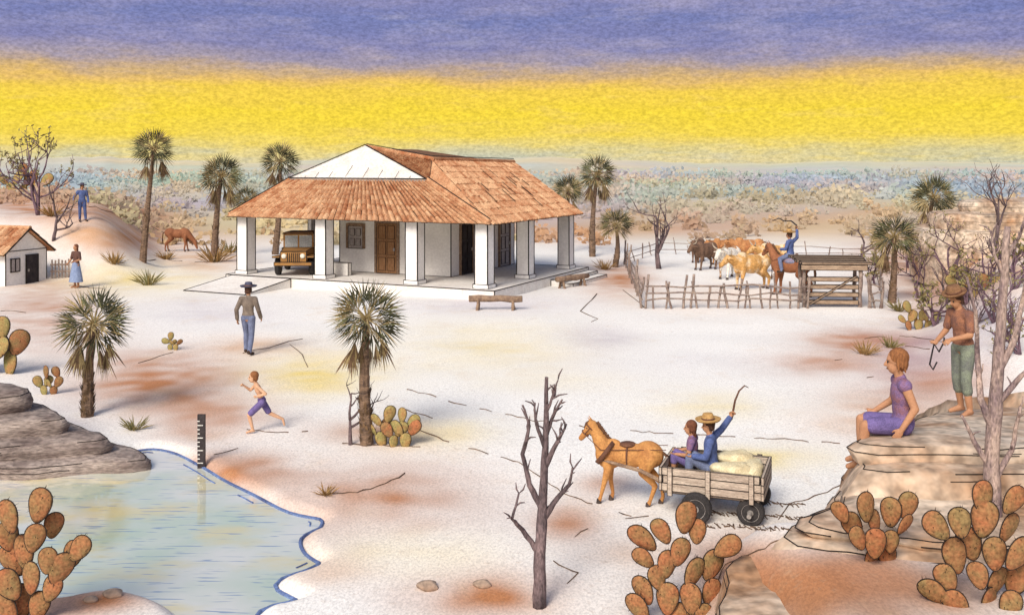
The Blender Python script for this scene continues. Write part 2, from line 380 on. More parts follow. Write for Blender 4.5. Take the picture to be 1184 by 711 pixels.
# ------------------------------------------------------------ far scrub and hills
def hills():
    mb=MB(); n=260; rows=6
    vs=[];fs=[];cs=[]
    for i in range(n+1):
        a=-1.25+2.5*i/n
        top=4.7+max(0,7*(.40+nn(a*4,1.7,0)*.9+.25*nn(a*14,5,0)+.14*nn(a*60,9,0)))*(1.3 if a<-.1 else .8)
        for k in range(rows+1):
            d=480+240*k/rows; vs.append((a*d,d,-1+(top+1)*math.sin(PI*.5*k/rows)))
            c=pal(a,150+k*60); c=lp(c,(.84,.74,.42),.1+.6*k/rows); cs.append(c)  # yellowish mist painted into the hill colour, stronger toward the top
    for i in range(n):
        for k in range(rows): fs.append((i*(rows+1)+k,(i+1)*(rows+1)+k,(i+1)*(rows+1)+k+1,i*(rows+1)+k+1))
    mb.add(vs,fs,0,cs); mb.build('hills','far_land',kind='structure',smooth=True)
hills()
def scrub():
    mb=MB(); r=random.Random(3)
    for i in range(2600):
        t=r.random()**1.1; Y=58+300*t; px=r.uniform(-260,1450)
        if 700<px<1040 and Y<63: continue
        x=(px-CX)*Y/F; z=gh(x,Y)
        s=r.uniform(.35,.85)*(1+2.6*t)
        if Y>120: s*=1+1.1*max(0,nn(x*.02,Y*.01,6)+.1)*r.random()
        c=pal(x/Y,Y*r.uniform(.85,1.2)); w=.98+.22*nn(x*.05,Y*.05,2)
        for j in range(26):
            u=V((max(-1,min(1,r.gauss(0,.6))),max(-1,min(1,r.gauss(0,.5))),min(1.0,abs(r.gauss(0,.45)))))*s
            a=V((r.uniform(-1,1),r.uniform(-.4,.4),r.uniform(-.2,1))).normalized()*s*.27
            b=a.cross(V((r.uniform(-.2,.2),-1,r.uniform(.3,.8)))).normalized()*s*.17
            p=V((x,Y,z))+u; q=w*r.uniform(.94,1.06)*(.9+.2*u.z/s)
            mb.add([p-a,p-b,p+a,p+b],[(0,1,2,3)],0,tuple(min(.92,v*q) for v in c))
    o=mb.build('scrubland','scrub',kind='stuff'); tag(o,'band of low scrub along the far horizon, haze painted into its rust, violet and grey green','scrub')
scrub()
# ------------------------------------------------------------ vegetation
def rv(r,k=1): return V((r.uniform(-k,k),r.uniform(-k,k),r.uniform(-k,k)))
def palm(base,crown,Rp,label,seed,dead=True,scales=20):
    r=random.Random(seed); t=thing('fan_palm',label,'palm tree',base,0,'fan palms')
    top=crown-base; k=F/base.y; Rm=Rp*1.08/k
    mb=MB(); n=9; rb=max(.09,Rm*.11); pts=[];rd=[]
    bend=V((r.uniform(-.12,.12),r.uniform(-.1,.1),0))
    for i in range(n):
        q=i/(n-1); pts.append(top*q+bend*math.sin(q*PI)+V((0,0,-.15 if i==0 else 0))); rd.append(rb*(1.35-.78*q)*(1+.06*r.uniform(-1,1)))
    mb.tube(pts,rd,9)
    for i in range(scales*2):
        q=r.uniform(0,.42); a=r.uniform(0,2*PI); d=V((math.cos(a),math.sin(a),0)); p=top*q+bend*math.sin(q*PI)+d*rb*.9*(1.25-.6*q)
        w=d.cross(V((0,0,1)))*rb*.45
        mb.add([p-w,p+w,p+d*rb*.75+V((0,0,rb*1.6))],[(0,1,2)],1)
    mb.build('trunk',['palm_trunk','frond_dead'],t)
    mb=MB(); nl=32
    for i in range(nl):
        el=math.asin(max(-.72,min(1,1-1.72*(i+.5)/nl))); az=i*2.39996+r.uniform(-.2,.2)
        d=V((math.cos(el)*math.cos(az),math.cos(el)*math.sin(az),math.sin(el)))
        hub=top+d*Rm*.36; m0=r.choice((0,0,1,2))
        if el<-.3: m0=2 if r.random()<.5 else 0
        mb.tube([top,hub],[Rm*.02,Rm*.014],4,2)
        u=d.cross(rv(r)).normalized()
        for b in range(11):
            an=math.radians(-58+116*b/10+r.uniform(-4,4)); bd=(d*math.cos(an)+u*math.sin(an)).normalized()
            L=Rm*.66*(.68+.32*math.cos(an))*r.uniform(.9,1.08)
            w=bd.cross(d.cross(u)).normalized()*Rm*.019
            tip=hub+bd*L+V((0,0,-L*.08)); mid=hub+bd*L*.45
            mm=m0 if r.random()<.65 else r.choice((0,1,2))
            mb.add([hub,mid-w,tip,mid+w],[(0,1,2,3)],mm)
    mb.build('crown',['frond_dark','frond_green','frond_tan'],t)
    if dead:
        mb=MB()
        for i in range(11):
            a=r.uniform(0,2*PI); d=V((math.cos(a)*.55,math.sin(a)*.55,-1)).normalized()
            hub=top+V((math.cos(a),math.sin(a),-1.5-.5*(i%2)))*Rm*.33
            mb.tube([top,hub],[Rm*.018,Rm*.012],4)
            u=d.cross(V((math.cos(a+1.5),math.sin(a+1.5),.2))).normalized()
            for b in range(9):
                an=math.radians(-30+60*b/8); bd=(V((0,0,-1))*math.cos(an)+u*math.sin(an)+d*.25).normalized()
                w=u*Rm*.022; L=Rm*r.uniform(.5,.8)
                mb.add([hub,hub+bd*L*.5-w,hub+bd*L,hub+bd*L*.5+w],[(0,1,2,3)],r.choice((0,0,1)))
        mb.build('dead_frond',['frond_dead','frond_tan'],t)
    return t
PALMS=[(G(165,303),178,172,27,'tall fan palm with a shaggy dead skirt, growing beside the grazing horse'),
(G(248,297),256,203,28,'fan palm standing just left of the big house porch'),
(GY(318,52),324,186,25,'fan palm whose crown shows above the left roof slope of the big house'),
(GY(280,46.5),285,230,17,'smallest fan palm, half hidden by the left eave of the big house'),
(GY(650,53),657,220,21,'short fan palm rising behind the right end of the house roof'),
(G(685,297),691,201,25,'tall fan palm at the right corner of the big house'),
(G(711,309),712,260,23,'low fan palm beside the left corner of the corral'),
(G(1068,303),1080,228,29,'taller fan palm behind the right end of the corral'),
(G(1031,350),1034,274,31,'lower fan palm at the right end of the corral fence'),
(G(101,482),108,374,46,'broad fan palm behind the dark rock at the pond'),
(G(425,514),424,368,48,'large fan palm with a prickly pear at its foot, mid yard')]
for i,(b,cx,cy,rp,lb) in enumerate(PALMS): palm(b,Q(cx,cy,b.y),rp,lb,50+i,i not in (3,6),12 if b.y>30 else 34)
def grow(mbs,p,d,L,r,lev,mx,rn,up=.12,leaf=None,tp=.6,rm=0):
    pts=[p];n=4
    for i in range(n):
        d=(d+rv(rn,.22)+V((0,0,up))).normalized(); pts.append(pts[-1]+d*L/n)
    rads=[max(rm,r*(1-.5*i/n)) for i in range(n+1)]
    if lev==mx: rads=[max(rm*.7,r*(1-.75*i/n)) for i in range(n+1)]
    mbs[0 if lev==0 else 1].tube(pts,rads,7 if lev<2 else 4)
    if lev<mx:
        for k in range(3 if lev<2 else 2):
            q=pts[rn.choice((2,3,4)) if k else 4]; dd=(d*.75+rv(rn,.85)).normalized(); dd.z=max(dd.z,-.05)
            grow(mbs,q,dd.normalized(),L*rn.uniform(.55,.85),r*tp,lev+1,mx,rn,up,leaf,tp,rm)
    elif leaf is not None:
        for k in range(5):
            q=rn.choice(pts[1:])+rv(rn,.05); a=rv(rn,1).normalized()*leaf; b=a.cross(rv(rn)).normalized()*leaf*.4
            mbs[2].add([q-a,q-b,q+a,q+b],[(0,1,2,3)])
def bare(base,hm,label,seed,lev=3,r0=None,leaf=None,bark='bark',name='bare_tree',cat='tree',up=.12,group=None,stems=1,rm=0):
    rn=random.Random(seed); t=thing(name,label,cat,base,0,group); mbs=[MB(),MB(),MB()]
    for k in range(stems):
        d=V((0,0,1)) if stems==1 else V((rn.uniform(-.6,.6),rn.uniform(-.5,.5),1)).normalized()
        grow(mbs,V((0,0,-.1)),d,hm*.42,r0 or hm*.034,0,lev,rn,up,leaf,.6,rm)
    zt=max(v[2] for m in mbs for v in m.v); f=hm/zt
    for m in mbs: m.v=[(v[0]*f,v[1]*f,v[2]*f) for v in m.v]
    mbs[0].build('trunk',[bark],t,smooth=True); mbs[1].build('crown',[bark],t,smooth=True)
    if leaf: mbs[2].build('foliage',['leaf'],t)
    return t
def bpx(px,py,hp,*a,**k):
    b=G(px,py); return bare(b,hp*b.y/F,*a,**k)
bpx(62,279,74,'small bare tree below the hill, behind the white cottage',5,3,rm=.012)
bpx(44,249,107,'big thorny shrub with sparse leaves on top of the left hill',8,3,stems=4,leaf=.10,name='thorny_shrub',cat='shrub',r0=.07,bark='purple_bark',rm=.014)
bpx(762,311,90,'bare tree standing left of the corral back fence',21,4,rm=.014)
bpx(998,302,50,'small bare tree behind the wooden cattle chute',14,3,rm=.014)
bpx(405,515,80,'small bare tree left of the large mid yard palm',17,3,rm=.005)
b=GY(1150,36); bare(b,H-(184-HY)*36/F-b.z,'bare tree on the right hillside beside the rocky outcrop',24,4,r0=.09,rm=.011)
for i,(x,y,h,lb) in enumerate(((1062,345,78,'spreading bare shrub behind the lower palm at the corral end'),(1100,322,80,'bare shrub on the slope straight behind the standing man'),(1082,376,50,'low shrub on the brown slope just left of the standing man'),(1130,300,56,'bare shrub highest on the right slope under the outcrop'),(1172,335,66,'shrub on the slope at the right edge below the outcrop'),(1050,310,60,'thin shrub between the two corral palms'),(1118,352,66,'thin shrub at the back of the man on the rock'),(1150,372,66,'shrub behind the forked pale tree'),(1088,292,50,'small shrub left of the rocky outcrop'),(1180,410,66,'lowest shrub at the right edge behind the forked pale tree'),(1012,330,46,'small shrub right beside the cattle chute'))):
    bpx(x,y,h,lb,30+i,3,stems=3,leaf=.05 if i%2 else .07,name='shrub',cat='shrub',r0=.045,group='shrubs on the right slope',bark='purple_bark',rm=.009)
for i,(x,y,h) in enumerate(((1108,300,50),(1142,330,60),(1160,318,54),(1075,322,52),(1128,378,56),(1165,395,60),(1098,350,50),(1058,290,44))):
    bpx(x,y,h,'thin leafless thorn bush in the thicket on the right hand slope',60+i,3,stems=3,name='thorn_bush',cat='shrub',r0=.04,group='thorn bushes of the right hand thicket',bark='purple_bark' if i%2 else 'bark',rm=.008)
def pxtree(label,Y,polys,twig,seed,bark,base,name='bare_tree'):
    rn=random.Random(seed); t=thing(name,label,'tree',base)
    for i,(pts,r0,r1) in enumerate(polys):
        dy=[0]*len(pts) if i==0 else [rn.uniform(-.05,.12)*k*(1 if i%2 else -1) for k in range(len(pts))]
        p3=[Q(px,py,Y+dy[k])-base for k,(px,py) in enumerate(pts)]
        fine=[]
        for a,b in zip(p3[:-1],p3[1:]):
            for k in range(4): fine.append(a.lerp(b,k/4)+rv(rn,.006 if k else .0))
        fine.append(p3[-1]); n=len(fine); k=Y/F
        rads=[(r0+(r1-r0)*j/(n-1))*k*(1+.08*rn.uniform(-1,1)) for j in range(n)]
        mb=MB(); mb.tube(fine,rads,8)
        for q in range(twig):
            j=rn.randint(n//3,n-1); d=((fine[j]-fine[max(0,j-2)]).normalized()+rv(rn,.9)); d.z=abs(d.z)+.3; d.normalize()
            L=rn.uniform(9,20)*k; mid=fine[j]+d*L*.5+rv(rn,.012)
            mb.tube([fine[j],mid,mid+(d+rv(rn,.5)).normalized()*L*.6],[min(rads[j]*.6,1.5*k),1.1*k,.5*k],5)
        mb.build('trunk' if i==0 else 'branch',[bark],t,smooth=True)
    return t
b=G(624,702)
pxtree('tall leafless tree with a dark trunk in the front centre',b.y,[([(624,706),(624,640),(628,570),(631,500),(632,436)],9.0,2.0),([(627,590),(612,560),(604,525),(612,492),(604,468)],4,1.2),([(624,640),(604,612),(592,600),(600,570)],3.5,1),([(628,600),(645,575),(658,560),(662,540)],4,1),([(630,540),(645,510),(655,490)],3.5,1),([(631,505),(640,480),(650,462)],3,1),([(631,520),(620,490),(618,470)],2.6,1),([(631,480),(640,455),(645,440)],2,.8)],6,4,'bark',b)
b=Q(1150,603,10.2); b.z=1.15
pxtree('thick forked pale tree on the rock ledge at the right edge',10.2,[([(1148,612),(1146,540),(1152,450),(1158,360),(1165,262)],11,3.5),([(1150,500),(1134,462),(1130,410),(1128,360),(1118,320)],4.5,1.3),([(1147,545),(1126,510),(1112,480)],4,1.3),([(1154,430),(1172,395),(1182,350),(1190,310)],5,1.8),([(1150,470),(1176,440),(1196,420)],4,1.8),([(1162,320),(1150,295),(1146,268)],2.5,1),([(1163,300),(1178,275),(1186,255)],2.5,1),([(1147,560),(1170,520),(1180,470)],4,1.8)],4,9,'pale_bark',b)
def pad_shape(q): return V((q.x*(1+.28*q.z),q.y,q.z))
def pad_mesh(t,c,rot,h,m,rn,spines=True):
    mb=MB(); mb.ell(c,(h*.35,h*.12,h*.53),rot,14,9,0,0,pad_shape)
    rim=[]
    for k in range(23):
        a=2*PI*k/22; q=pad_shape(V((math.sin(a),0,math.cos(a)))); rim.append(c+rot@V((q.x*h*.354,0,q.z*h*.536)))
    mb.tube(rim,[h*.02]*23,5,1)
    if spines:
        for k in range(34):
            th=rn.uniform(.2,2.8); fph=rn.uniform(0,2*PI)
            q=pad_shape(V((math.sin(th)*math.cos(fph),math.sin(th)*math.sin(fph),math.cos(th))))
            s0=c+rot@V((q.x*h*.35,q.y*h*.12,q.z*h*.53)); nrm=(rot@V((q.x/.35,q.y/.12,q.z/.53))).normalized()
            e=(nrm+rv(rn,.6)).normalized()*h*.14; w=e.cross(V((.3,.5,.8))).normalized()*h*.016
            mb.add([s0-w,s0+w,s0+e],[(0,1,2)],1)
    mb.build('pad',[m,'spine'],t,smooth=True)
def pear(base,hm,label,seed,n=14,mt='cactus',spines=True,spread=.55):
    rn=random.Random(seed); t=thing('prickly_pear',label,'cactus',base,rn.uniform(-.3,.3),'prickly pear cacti')
    ph=hm*.30
    front=[(V((0,0,-ph*.15)),0.)]
    for k in range(2 if n>8 else 1): front.append((V(((k*2-1)*hm*.22,rn.uniform(-.1,.1)*hm,-ph*.15)),rn.uniform(-.2,.2)+(k*2-1)*.2))
    cnt=0
    while cnt<n and front:
        p,a=front.pop(0); h=ph*rn.uniform(.8,1.1); rot=(Matrix.Rotation(a,3,'Y')@Matrix.Rotation(rn.uniform(-.7,.7),3,'Z'))
        pad_mesh(t,p+rot@V((0,0,h*.5)),rot,h,mt if rn.random()<.8 else 'cactus',rn,spines); cnt+=1
        if p.z<hm*.70:
            for sg in ((-1,1) if rn.random()<.72 else (rn.choice((-1,1)),)):
                a2=a*.6+sg*rn.uniform(.2,.75)*spread/.55
                q=p+rot@V((sg*h*.22,0,h*.90)); front.append((q+V((0,rn.uniform(-.03,.03),0)),a2))
    return t
def pear_at(label,base,pads,hp,seed):
    rn=random.Random(seed); t=thing('prickly_pear',label,'cactus',base,0,'prickly pear cacti'); Y=base.y; k=Y/F
    mx=sum(p[0] for p in pads)/len(pads)
    for i,(px,py) in enumerate(pads):
        c=Q(px,py,Y+rn.uniform(-.13,.13))-base; h=hp*k*rn.uniform(.85,1.15)
        a=max(-.75,min(.75,(px-mx)/75))+rn.uniform(-.3,.3)
        rot=Matrix.Rotation(a,3,'Y')@Matrix.Rotation(rn.uniform(-.6,.6),3,'Z')
        pad_mesh(t,c,rot,h,'cactus',rn)
def ppx(px,py,hp,*a,**k):
    b=G(px,py); pear(b,hp*b.y/F,*a,**k)
pear_at('large brown prickly pear on the bank in the bottom left corner',G(40,718),[(10,597),(46,584),(62,607),(9,620),(28,638),(40,622),(55,648),(14,648),(70,657),(84,641),(92,634),(10,676),(36,668),(60,680),(22,695),(45,700),(5,705)],34,1)
pear_at('brown prickly pear at the bottom edge, between the leafless tree and the ledge',GY(790,10.05),[(743,622),(765,614),(793,598),(806,614),(841,632),(786,638),(771,652),(744,645),(823,653),(802,662),(760,668),(744,682),(772,692),(822,684),(799,692),(738,702),(785,715),(812,712)],33,2)
pear_at('large prickly pear in the bottom right corner below the pale tree',V((4.15,8.5,gh(4.15,8.5))),[(1083,608),(1110,604),(1136,574),(1138,600),(1121,628),(1104,642),(1150,640),(1166,610),(1178,640),(1172,578),(1131,665),(1152,672),(1176,668),(1094,668),(1080,684),(1106,698),(1142,697),(1168,700)],36,3)
pear_at('small prickly pear growing at the foot of the rock ledge',G(1010,652),[(972,592),(986,607),(1001,586),(1011,603),(1030,592),(1049,584),(1012,628),(992,622),(1030,626),(1046,606),(1008,648),(1026,646)],29,7)
ppx(455,517,60,'prickly pear at the foot of the large mid yard palm',8,13,mt='cactus_green')
ppx(62,456,44,'small prickly pear beside the broad palm near the pond',10,8,mt='cactus_green')
ppx(203,405,29,'tiny prickly pear alone in the yard near the walking man',11,7,mt='cactus_green',spread=.8)
ppx(-12,432,92,'tall greenish prickly pear cut off by the left edge',13,12,mt='cactus_green')
ppx(27,224,50,'prickly pear below the thorny shrub on the left hill',15,9,mt='cactus_green',spines=False)
ppx(1062,381,44,'prickly pear on the brown slope right of the corral',16,10,mt='cactus_green',spines=False)
ppx(1125,345,56,'prickly pear on the upper right slope behind the standing man',18,10,mt='cactus_green',spines=False)
ppx(1165,520,70,'prickly pear on the upper ledge at the right edge beside the pale tree',21,9,mt='cactus_green')
def tuft(px,py,wp,label,seed,mt='dry_grass'):
    b=G(px,py); k=b.y/F*wp; rn=random.Random(seed); mb=MB()
    for i in range(46):
        a=rn.uniform(0,2*PI); l=rn.uniform(.3,.6); d=V((math.cos(a)*rn.uniform(.2,1),math.sin(a)*rn.uniform(.2,1),rn.uniform(.35,1))).normalized()
        p0=V((math.cos(a)*.12*rn.random(),math.sin(a)*.12*rn.random(),-.02)); w=d.cross(V((0,0,1))).normalized()*.016
        mid=p0+d*l*.55; tip=p0+d*l-V((0,0,.10*l))
        mb.add([(p0-w)*k,(p0+w)*k,(mid+w*.8)*k,tip*k,(mid-w*.8)*k],[(0,1,2,3,4)])
    o=mb.build('grass_tuft',[mt]); o.location=b; tag(o,label,'grass','dry grass tufts')
for i,(x,y,w,l) in enumerate(((155,497,44,'rusty grass tuft between the dark rock and the running boy'),(377,573,34,'green dry grass tuft on the bank right of the pond'),(132,306,40,'grass tuft at the foot of the hill left of the grazing horse'),(172,330,46,'grass tuft in front of the tall palm near the grazing horse'),(248,303,56,'grass clump against the left end of the house'),(192,300,30,'grass tuft just below the grazing horse'),(266,292,40,'grass clump behind the porch ramp'),(700,312,34,'grass tuft between the house and the corral'),(1000,410,44,'rusty grass clump on the brown patch in the right yard'),(1030,402,36,'grass clump below the shrubs on the right slope'),(50,684,60,'grass tuft at the water edge by the bottom left prickly pear'),(60,250,40,'grass tuft beside the thorny shrub on the hill'),(1040,360,40,'grass tuft at the base of the lower corral palm'))):
    tuft(x,y,w,l,i+200,'dry_grass' if i%3 else 'leaf')
def stone(px,py,w,label,seed):
    b=G(px,py); k=w*b.y/F; mb=MB(); mb.ell((0,0,k*.10),(k*.5,k*.4,k*.22),None,14,9,0,.5)
    o=mb.build('stone',['rock'],smooth=True); o.location=b; tag(o,label,'stone','small stones on the ground')
for i,a in enumerate(((495,681,26,'flat stone in the front, left of the tall leafless tree'),(557,679,22,'brown stone nearest left of the tall leafless tree'),(130,690,24,'brown stone on the sandy spit in the pond'),(103,696,18,'smaller stone on the sandy spit beside the corner cactus'))): stone(*a,i)
# ------------------------------------------------------------ rocks
def rock(label,slabs,mt,seed,tilt=lambda x,y:0,flare=0.):
    c0=V((slabs[0][0][0][0],slabs[0][0][0][1],0)); t=thing('rock',label,'rock',c0); 
    for si,(pts,z0,z1) in enumerate(slabs):
        out=[]
        loop=smooth_loop(pts,3); n=len(loop)
        for i in range(n):
            a=loop[i];b=loop[(i+1)%n]; m=max(1,int((b-a).length/.2))
            for k in range(m):
                p=a.lerp(b,k/m); q=nn(p.x*1.3,p.y*1.3,seed+si)*.14+nn(p.x*5,p.y*5,seed+si)*.05
                dirv=(b-a).normalized(); out.append(p+V((dirv.y,-dirv.x))*q)
        cen=sum(out,V((0,0)))/len(out); m=len(out); mb=MB(); vs=[];fs=[]
        dz=min(.10,(z1-z0)*.4); fl=flare if si==0 else 0
        rings=((1.0+fl,z0,0),(1.018+fl*.55,z0+(z1-z0)*.5,1),(1.008,z1-dz,1),(.99,z1-dz*.3,1),(.965,z1,1),(.8,z1+.03,2),(.5,z1+.05,2),(.2,z1+.06,2))
        for sc_,z,w in rings:
            for p in out:
                q=cen+(p-cen)*sc_; zz=z+(tilt(q.x,q.y) if w else 0)+(.07*nn(q.x*1.5,q.y*1.5,seed) if w==2 else .03*nn(q.x*4,q.y*4,z*5))
                vs.append(V((q.x,q.y,zz))-c0)
        for r_ in range(len(rings)-1):
            for i in range(m): fs.append((r_*m+i,r_*m+(i+1)%m,(r_+1)*m+(i+1)%m,(r_+1)*m+i))
        fs.append(tuple((len(rings)-1)*m+i for i in range(m)))
        mb.add(vs,fs)
        for rr,wd,th in ((3,.007,-.35),(2,.006,-.05),(1,.006,-.15)):
            run=[]
            for i in range(m+1):
                if nn(i*.17,seed,rr)>th: run.append(vs[rr*m+i%m]+V((0,0,.002)))
                else:
                    if len(run)>2: mb.tube(run,[wd]*len(run),4,1)
                    run=[]
            if len(run)>2: mb.tube(run,[wd]*len(run),4,1)
        mb.build('slab',[mt,'ink'],t,smooth=True)
    return t
rock('upper sandy rock ledge where the boy sits at right',[([(3.85,11.05),(5.2,10.8),(8,10.6),(12,10.6),(12,15.2),(9,15.5),(6.4,14.8),(4.9,13.3)],.4,1.22),([(4.02,11.45),(5.2,11.15),(8,10.9),(12,10.9),(12,15),(9,15.3),(6.4,14.6),(5.2,13.1),(4.4,12.3)],1.23,1.43)],'warm_rock',3,lambda x,y:-.126*(y-12),.075)
rock('lower sandy rock ledge jutting left under the seated boy',[([(2.73,10.03),(3.4,9.55),(5.5,9.2),(12,9.0),(12,11.7),(4.6,11.6),(3.5,10.9)],.2,.97),([(2.95,10.1),(3.6,9.7),(5.6,9.35),(12,9.2),(12,11.5),(4.7,11.4),(3.6,10.8)],.975,1.08)],'warm_rock',5,flare=.05)
rock('lowest sandy ledge, at the bottom right of the tall leafless tree',[([(1.95,8.6),(2.0,9.4),(2.25,10.2),(2.9,10.75),(4.2,10.4),(4.2,8.4),(2.6,8.0)],-.2,.66)],'warm_rock',7,flare=.12)
rock('dark layered rock at the left edge above the pond',[([(-5.75,15.85),(-6.4,15.4),(-9,15.1),(-13,15.3),(-13,19.2),(-9,18.2),(-7.2,17.0)],-.5,.09),([(-6.5,15.95),(-7.2,15.6),(-9,15.3),(-13,15.5),(-13,19),(-9,18.0),(-7.6,17.0)],.095,.34),([(-7.2,16.1),(-7.8,15.85),(-9,15.6),(-13,15.7),(-13,18.8),(-9.2,17.8),(-8,17.0)],.345,.62),([(-8.0,16.5),(-9,16.0),(-13,16),(-13,18.6),(-9.6,17.6)],.625,.95)],'grey_rock',9)
rock('flat rocky outcrop high on the slope at the right edge',[([(15.6,37),(18,36.2),(25,36),(25,42),(17,41)],.2,2.25),([(16.2,37.3),(19,36.6),(25,36.5),(25,41.5),(17.6,40.5)],2.255,2.85),([(17.4,37.8),(20,37.2),(25,37.2),(25,41),(18.6,40)],2.855,3.3)],'warm_rock',13)
# ------------------------------------------------------------ buildings
def tiles(mb,a,b,c,d,w=.25,row=.5,m=0):
    a,b,c,d=map(V,(a,b,c,d)); n=max(1,int(max((b-a).length,(c-d).length)/w)); k=max(1,int(max((d-a).length,(c-b).length)/row))
    nr=(b-a).cross(d-a).normalized()
    if nr.z<0: nr=-nr
    def p(u,v): return a.lerp(b,u).lerp(d.lerp(c,u),v)
    for i in range(n):
        for j in range(k):
            u0=i/n;u1=(i+1)/n; v0=j/k-(.02 if j else .03); v1=min(1,(j+1.1)/k); du=R.uniform(-.1,.1)/n*.6; dz=R.uniform(-.01,.015)
            vs=[]
            for v,l in ((v0,.055+dz),(v1,.02+dz)):
                for q in range(5):
                    t=q/4; vs.append(p(u0+(u1-u0)*(.03+.94*t)+du,v)+nr*(math.sin(PI*t)*.085+l))
            mb.add(vs,[(q,q+1,q+6,q+5) for q in range(4)]+[(0,1,2,3,4)],m)
            if j==0 and R.random()<.95: mb.line(vs[0],vs[4],.022)
            elif R.random()<.34: mb.line(vs[0],vs[5],.018)
def big_house():
    t=thing('house','long white farmhouse with brown tiled roof and pillared porch','house',(-.97,35,0),math.atan2(-.436,.9))
    mb=MB(); mb.box((-11.2,-.6,-.3),(.7,8.2,.35),0,.03); mb.build('platform','plinth',t)
    mb=MB(); mb.hexa([(-10.9,-3.2,-.2),(-8.0,-3.2,-.2),(-8.0,-.62,-.2),(-10.9,-.62,-.2),(-10.9,-3.2,.03),(-8.0,-3.2,.03),(-8.0,-.62,.33),(-10.9,-.62,.33)],0,.03)
    mb.build('ramp','plinth',t)
    mb=MB(); mb.box((.72,4.2,-.2),(1.15,8.1,.23),0,.025); mb.box((1.17,4.3,-.2),(1.6,8.0,.11),0,.025); mb.build('steps','plinth',t)
    for x,y in ((0,0),(-2.85,0),(-6.9,0),(-10.7,0),(0,3.4),(0,7.4)):
        mb=MB(); mb.box((x-.25,y-.25,.352),(x+.25,y+.25,2.62),0,.034); mb.box((x-.30,y-.30,.353),(x+.30,y+.30,.5),0,.02); mb.build('pillar','white_wall',t)
    for x,y in ((-10.7,4.2),(-10.7,8.0),(-9.3,8.0)):
        mb=MB(); mb.box((x-.1,y-.1,.352),(x+.1,y+.1,2.9),0,.025); mb.build('post','white_wall',t)
    mb=MB(); mb.box((-10.95,-.13,2.622),(.27,.13,2.76),0,.02); mb.box((-.13,.135,2.622),(.13,7.6,2.76),0,.02); mb.build('beam','wood',t)
    mb=MB(); mb.box((-7.9,2.4,.352),(-2.7,8.0,3.7),0,.034); mb.build('wall','white_wall',t)
    mb=MB(); mb.box((-10.8,7.6,.352),(-7.95,7.8,3.0),0,.03); mb.build('wall','white_wall',t,label='rear wall of the car bay')
    mb=MB(); mb.box((-7.6,1.0,.352),(-6.5,1.22,.85),0,.02); mb.build('low_wall','plinth',t)
    def opening(name,face,c,w,z0,z1,mt):
        mb=MB(); mf=MB(); mh=MB()
        def bx(q,u0,u1,za,zb,d0,d1,m=0,ink=0):
            if face=='f': q.box((c+u0,2.4-d1,za),(c+u1,2.4-d0,zb),m,ink)
            else: q.box((-2.7+d0,c+u0,za),(-2.7+d1,c+u1,zb),m,ink)
        bx(mb,-w/2,w/2,z0,z1,-.05,.045,0,.025)
        for k in range(3 if z1-z0>1.4 else 2):
            n=3 if z1-z0>1.4 else 2
            bx(mb,-w/2+.1,-.04,z0+.12+(z1-z0-.1)*k/n,z0+(z1-z0-.1)*(k+1)/n,.05,.065,0,.012); bx(mb,.04,w/2-.1,z0+.12+(z1-z0-.1)*k/n,z0+(z1-z0-.1)*(k+1)/n,.05,.066,0,.012)
        o=mb.build(name,mt,t)
        bx(mf,-w/2-.1,-w/2-.002,z0,z1+.1,-.05,.07); bx(mf,w/2+.002,w/2+.1,z0,z1+.1,-.05,.071); bx(mf,-w/2,w/2,z1+.002,z1+.11,-.05,.072)
        mf.build('frame','wood',o)
        if name=='door': bx(mh,w/2-.14,w/2-.07,z0+.9,z0+1.02,.07,.12); mh.build('handle','metal',o)
    opening('door','f',-5.6,.95,.36,2.35,'door')
    opening('window','f',-7.1,.7,1.3,2.2,'shutter')
    opening('door','s',3.6,.9,.36,2.35,'dark')
    opening('window','s',5.4,.9,1.2,2.2,'shutter')
    opening('door','s',7.0,.9,.36,2.35,'shutter')
    FL=(-11.1,-.55,2.62);FR=(.5,-.55,2.62);BR=(.5,7.8,2.62);BL=(-11.1,8.6,2.62);ML=(-9.7,1.5,4.0);MR=(-3.2,1.5,4.0);AP=(-7,3,5.35);A2=(-7,7,5.35);R1=(-3.4,2.2,4.80);R2=(-3.2,9.0,4.72);LB=(-9.7,7.6,4.0)
    mb=MB(); vs=[FL,FR,BR,BL,ML,MR,AP,A2,R1,R2,LB]
    mb.add(vs,[(0,1,5,4),(4,5,6),(5,8,6),(1,8,5),(1,2,9,8),(0,4,10,3),(4,6,7,10),(6,8,9,7),(3,10,7,9,2)])
    mb.build('roof_deck','deck',t)
    mb=MB(); tiles(mb,FL,FR,MR,ML); tiles(mb,FR,BR,R2,R1); tiles(mb,BL,FL,ML,LB,.4,.6); z5=V((0,-.02,.05)); mb.add([V(FR)+z5,V(MR)+z5,V(R1)+z5],[(0,1,2)])
    tiles(mb,MR,R1,R1,AP,.22,.35)
    mb.tube([V(AP)+V((0,0,.08)),V(R1)+V((0,0,.09)),V(R2)+V((0,0,.08))],[.08,.1,.1],8); mb.tube([V(FR)+V((0,0,.1)),V(MR)+V((0,0,.12))],[.09,.09],8); mb.tube([V(FL)+V((0,0,.08)),V(ML)+V((0,0,.08))],[.09,.09],8)
    up=V((0,0,.22)); mb.line(V(AP)+up*.85,V(R1)+up,.03); mb.line(V(R1)+up,V(R2)+up,.03); mb.line(V(FR)+up*.9,V(MR)+up,.03); mb.line(V(FL)+up*.9,V(ML)+up*.9,.03)
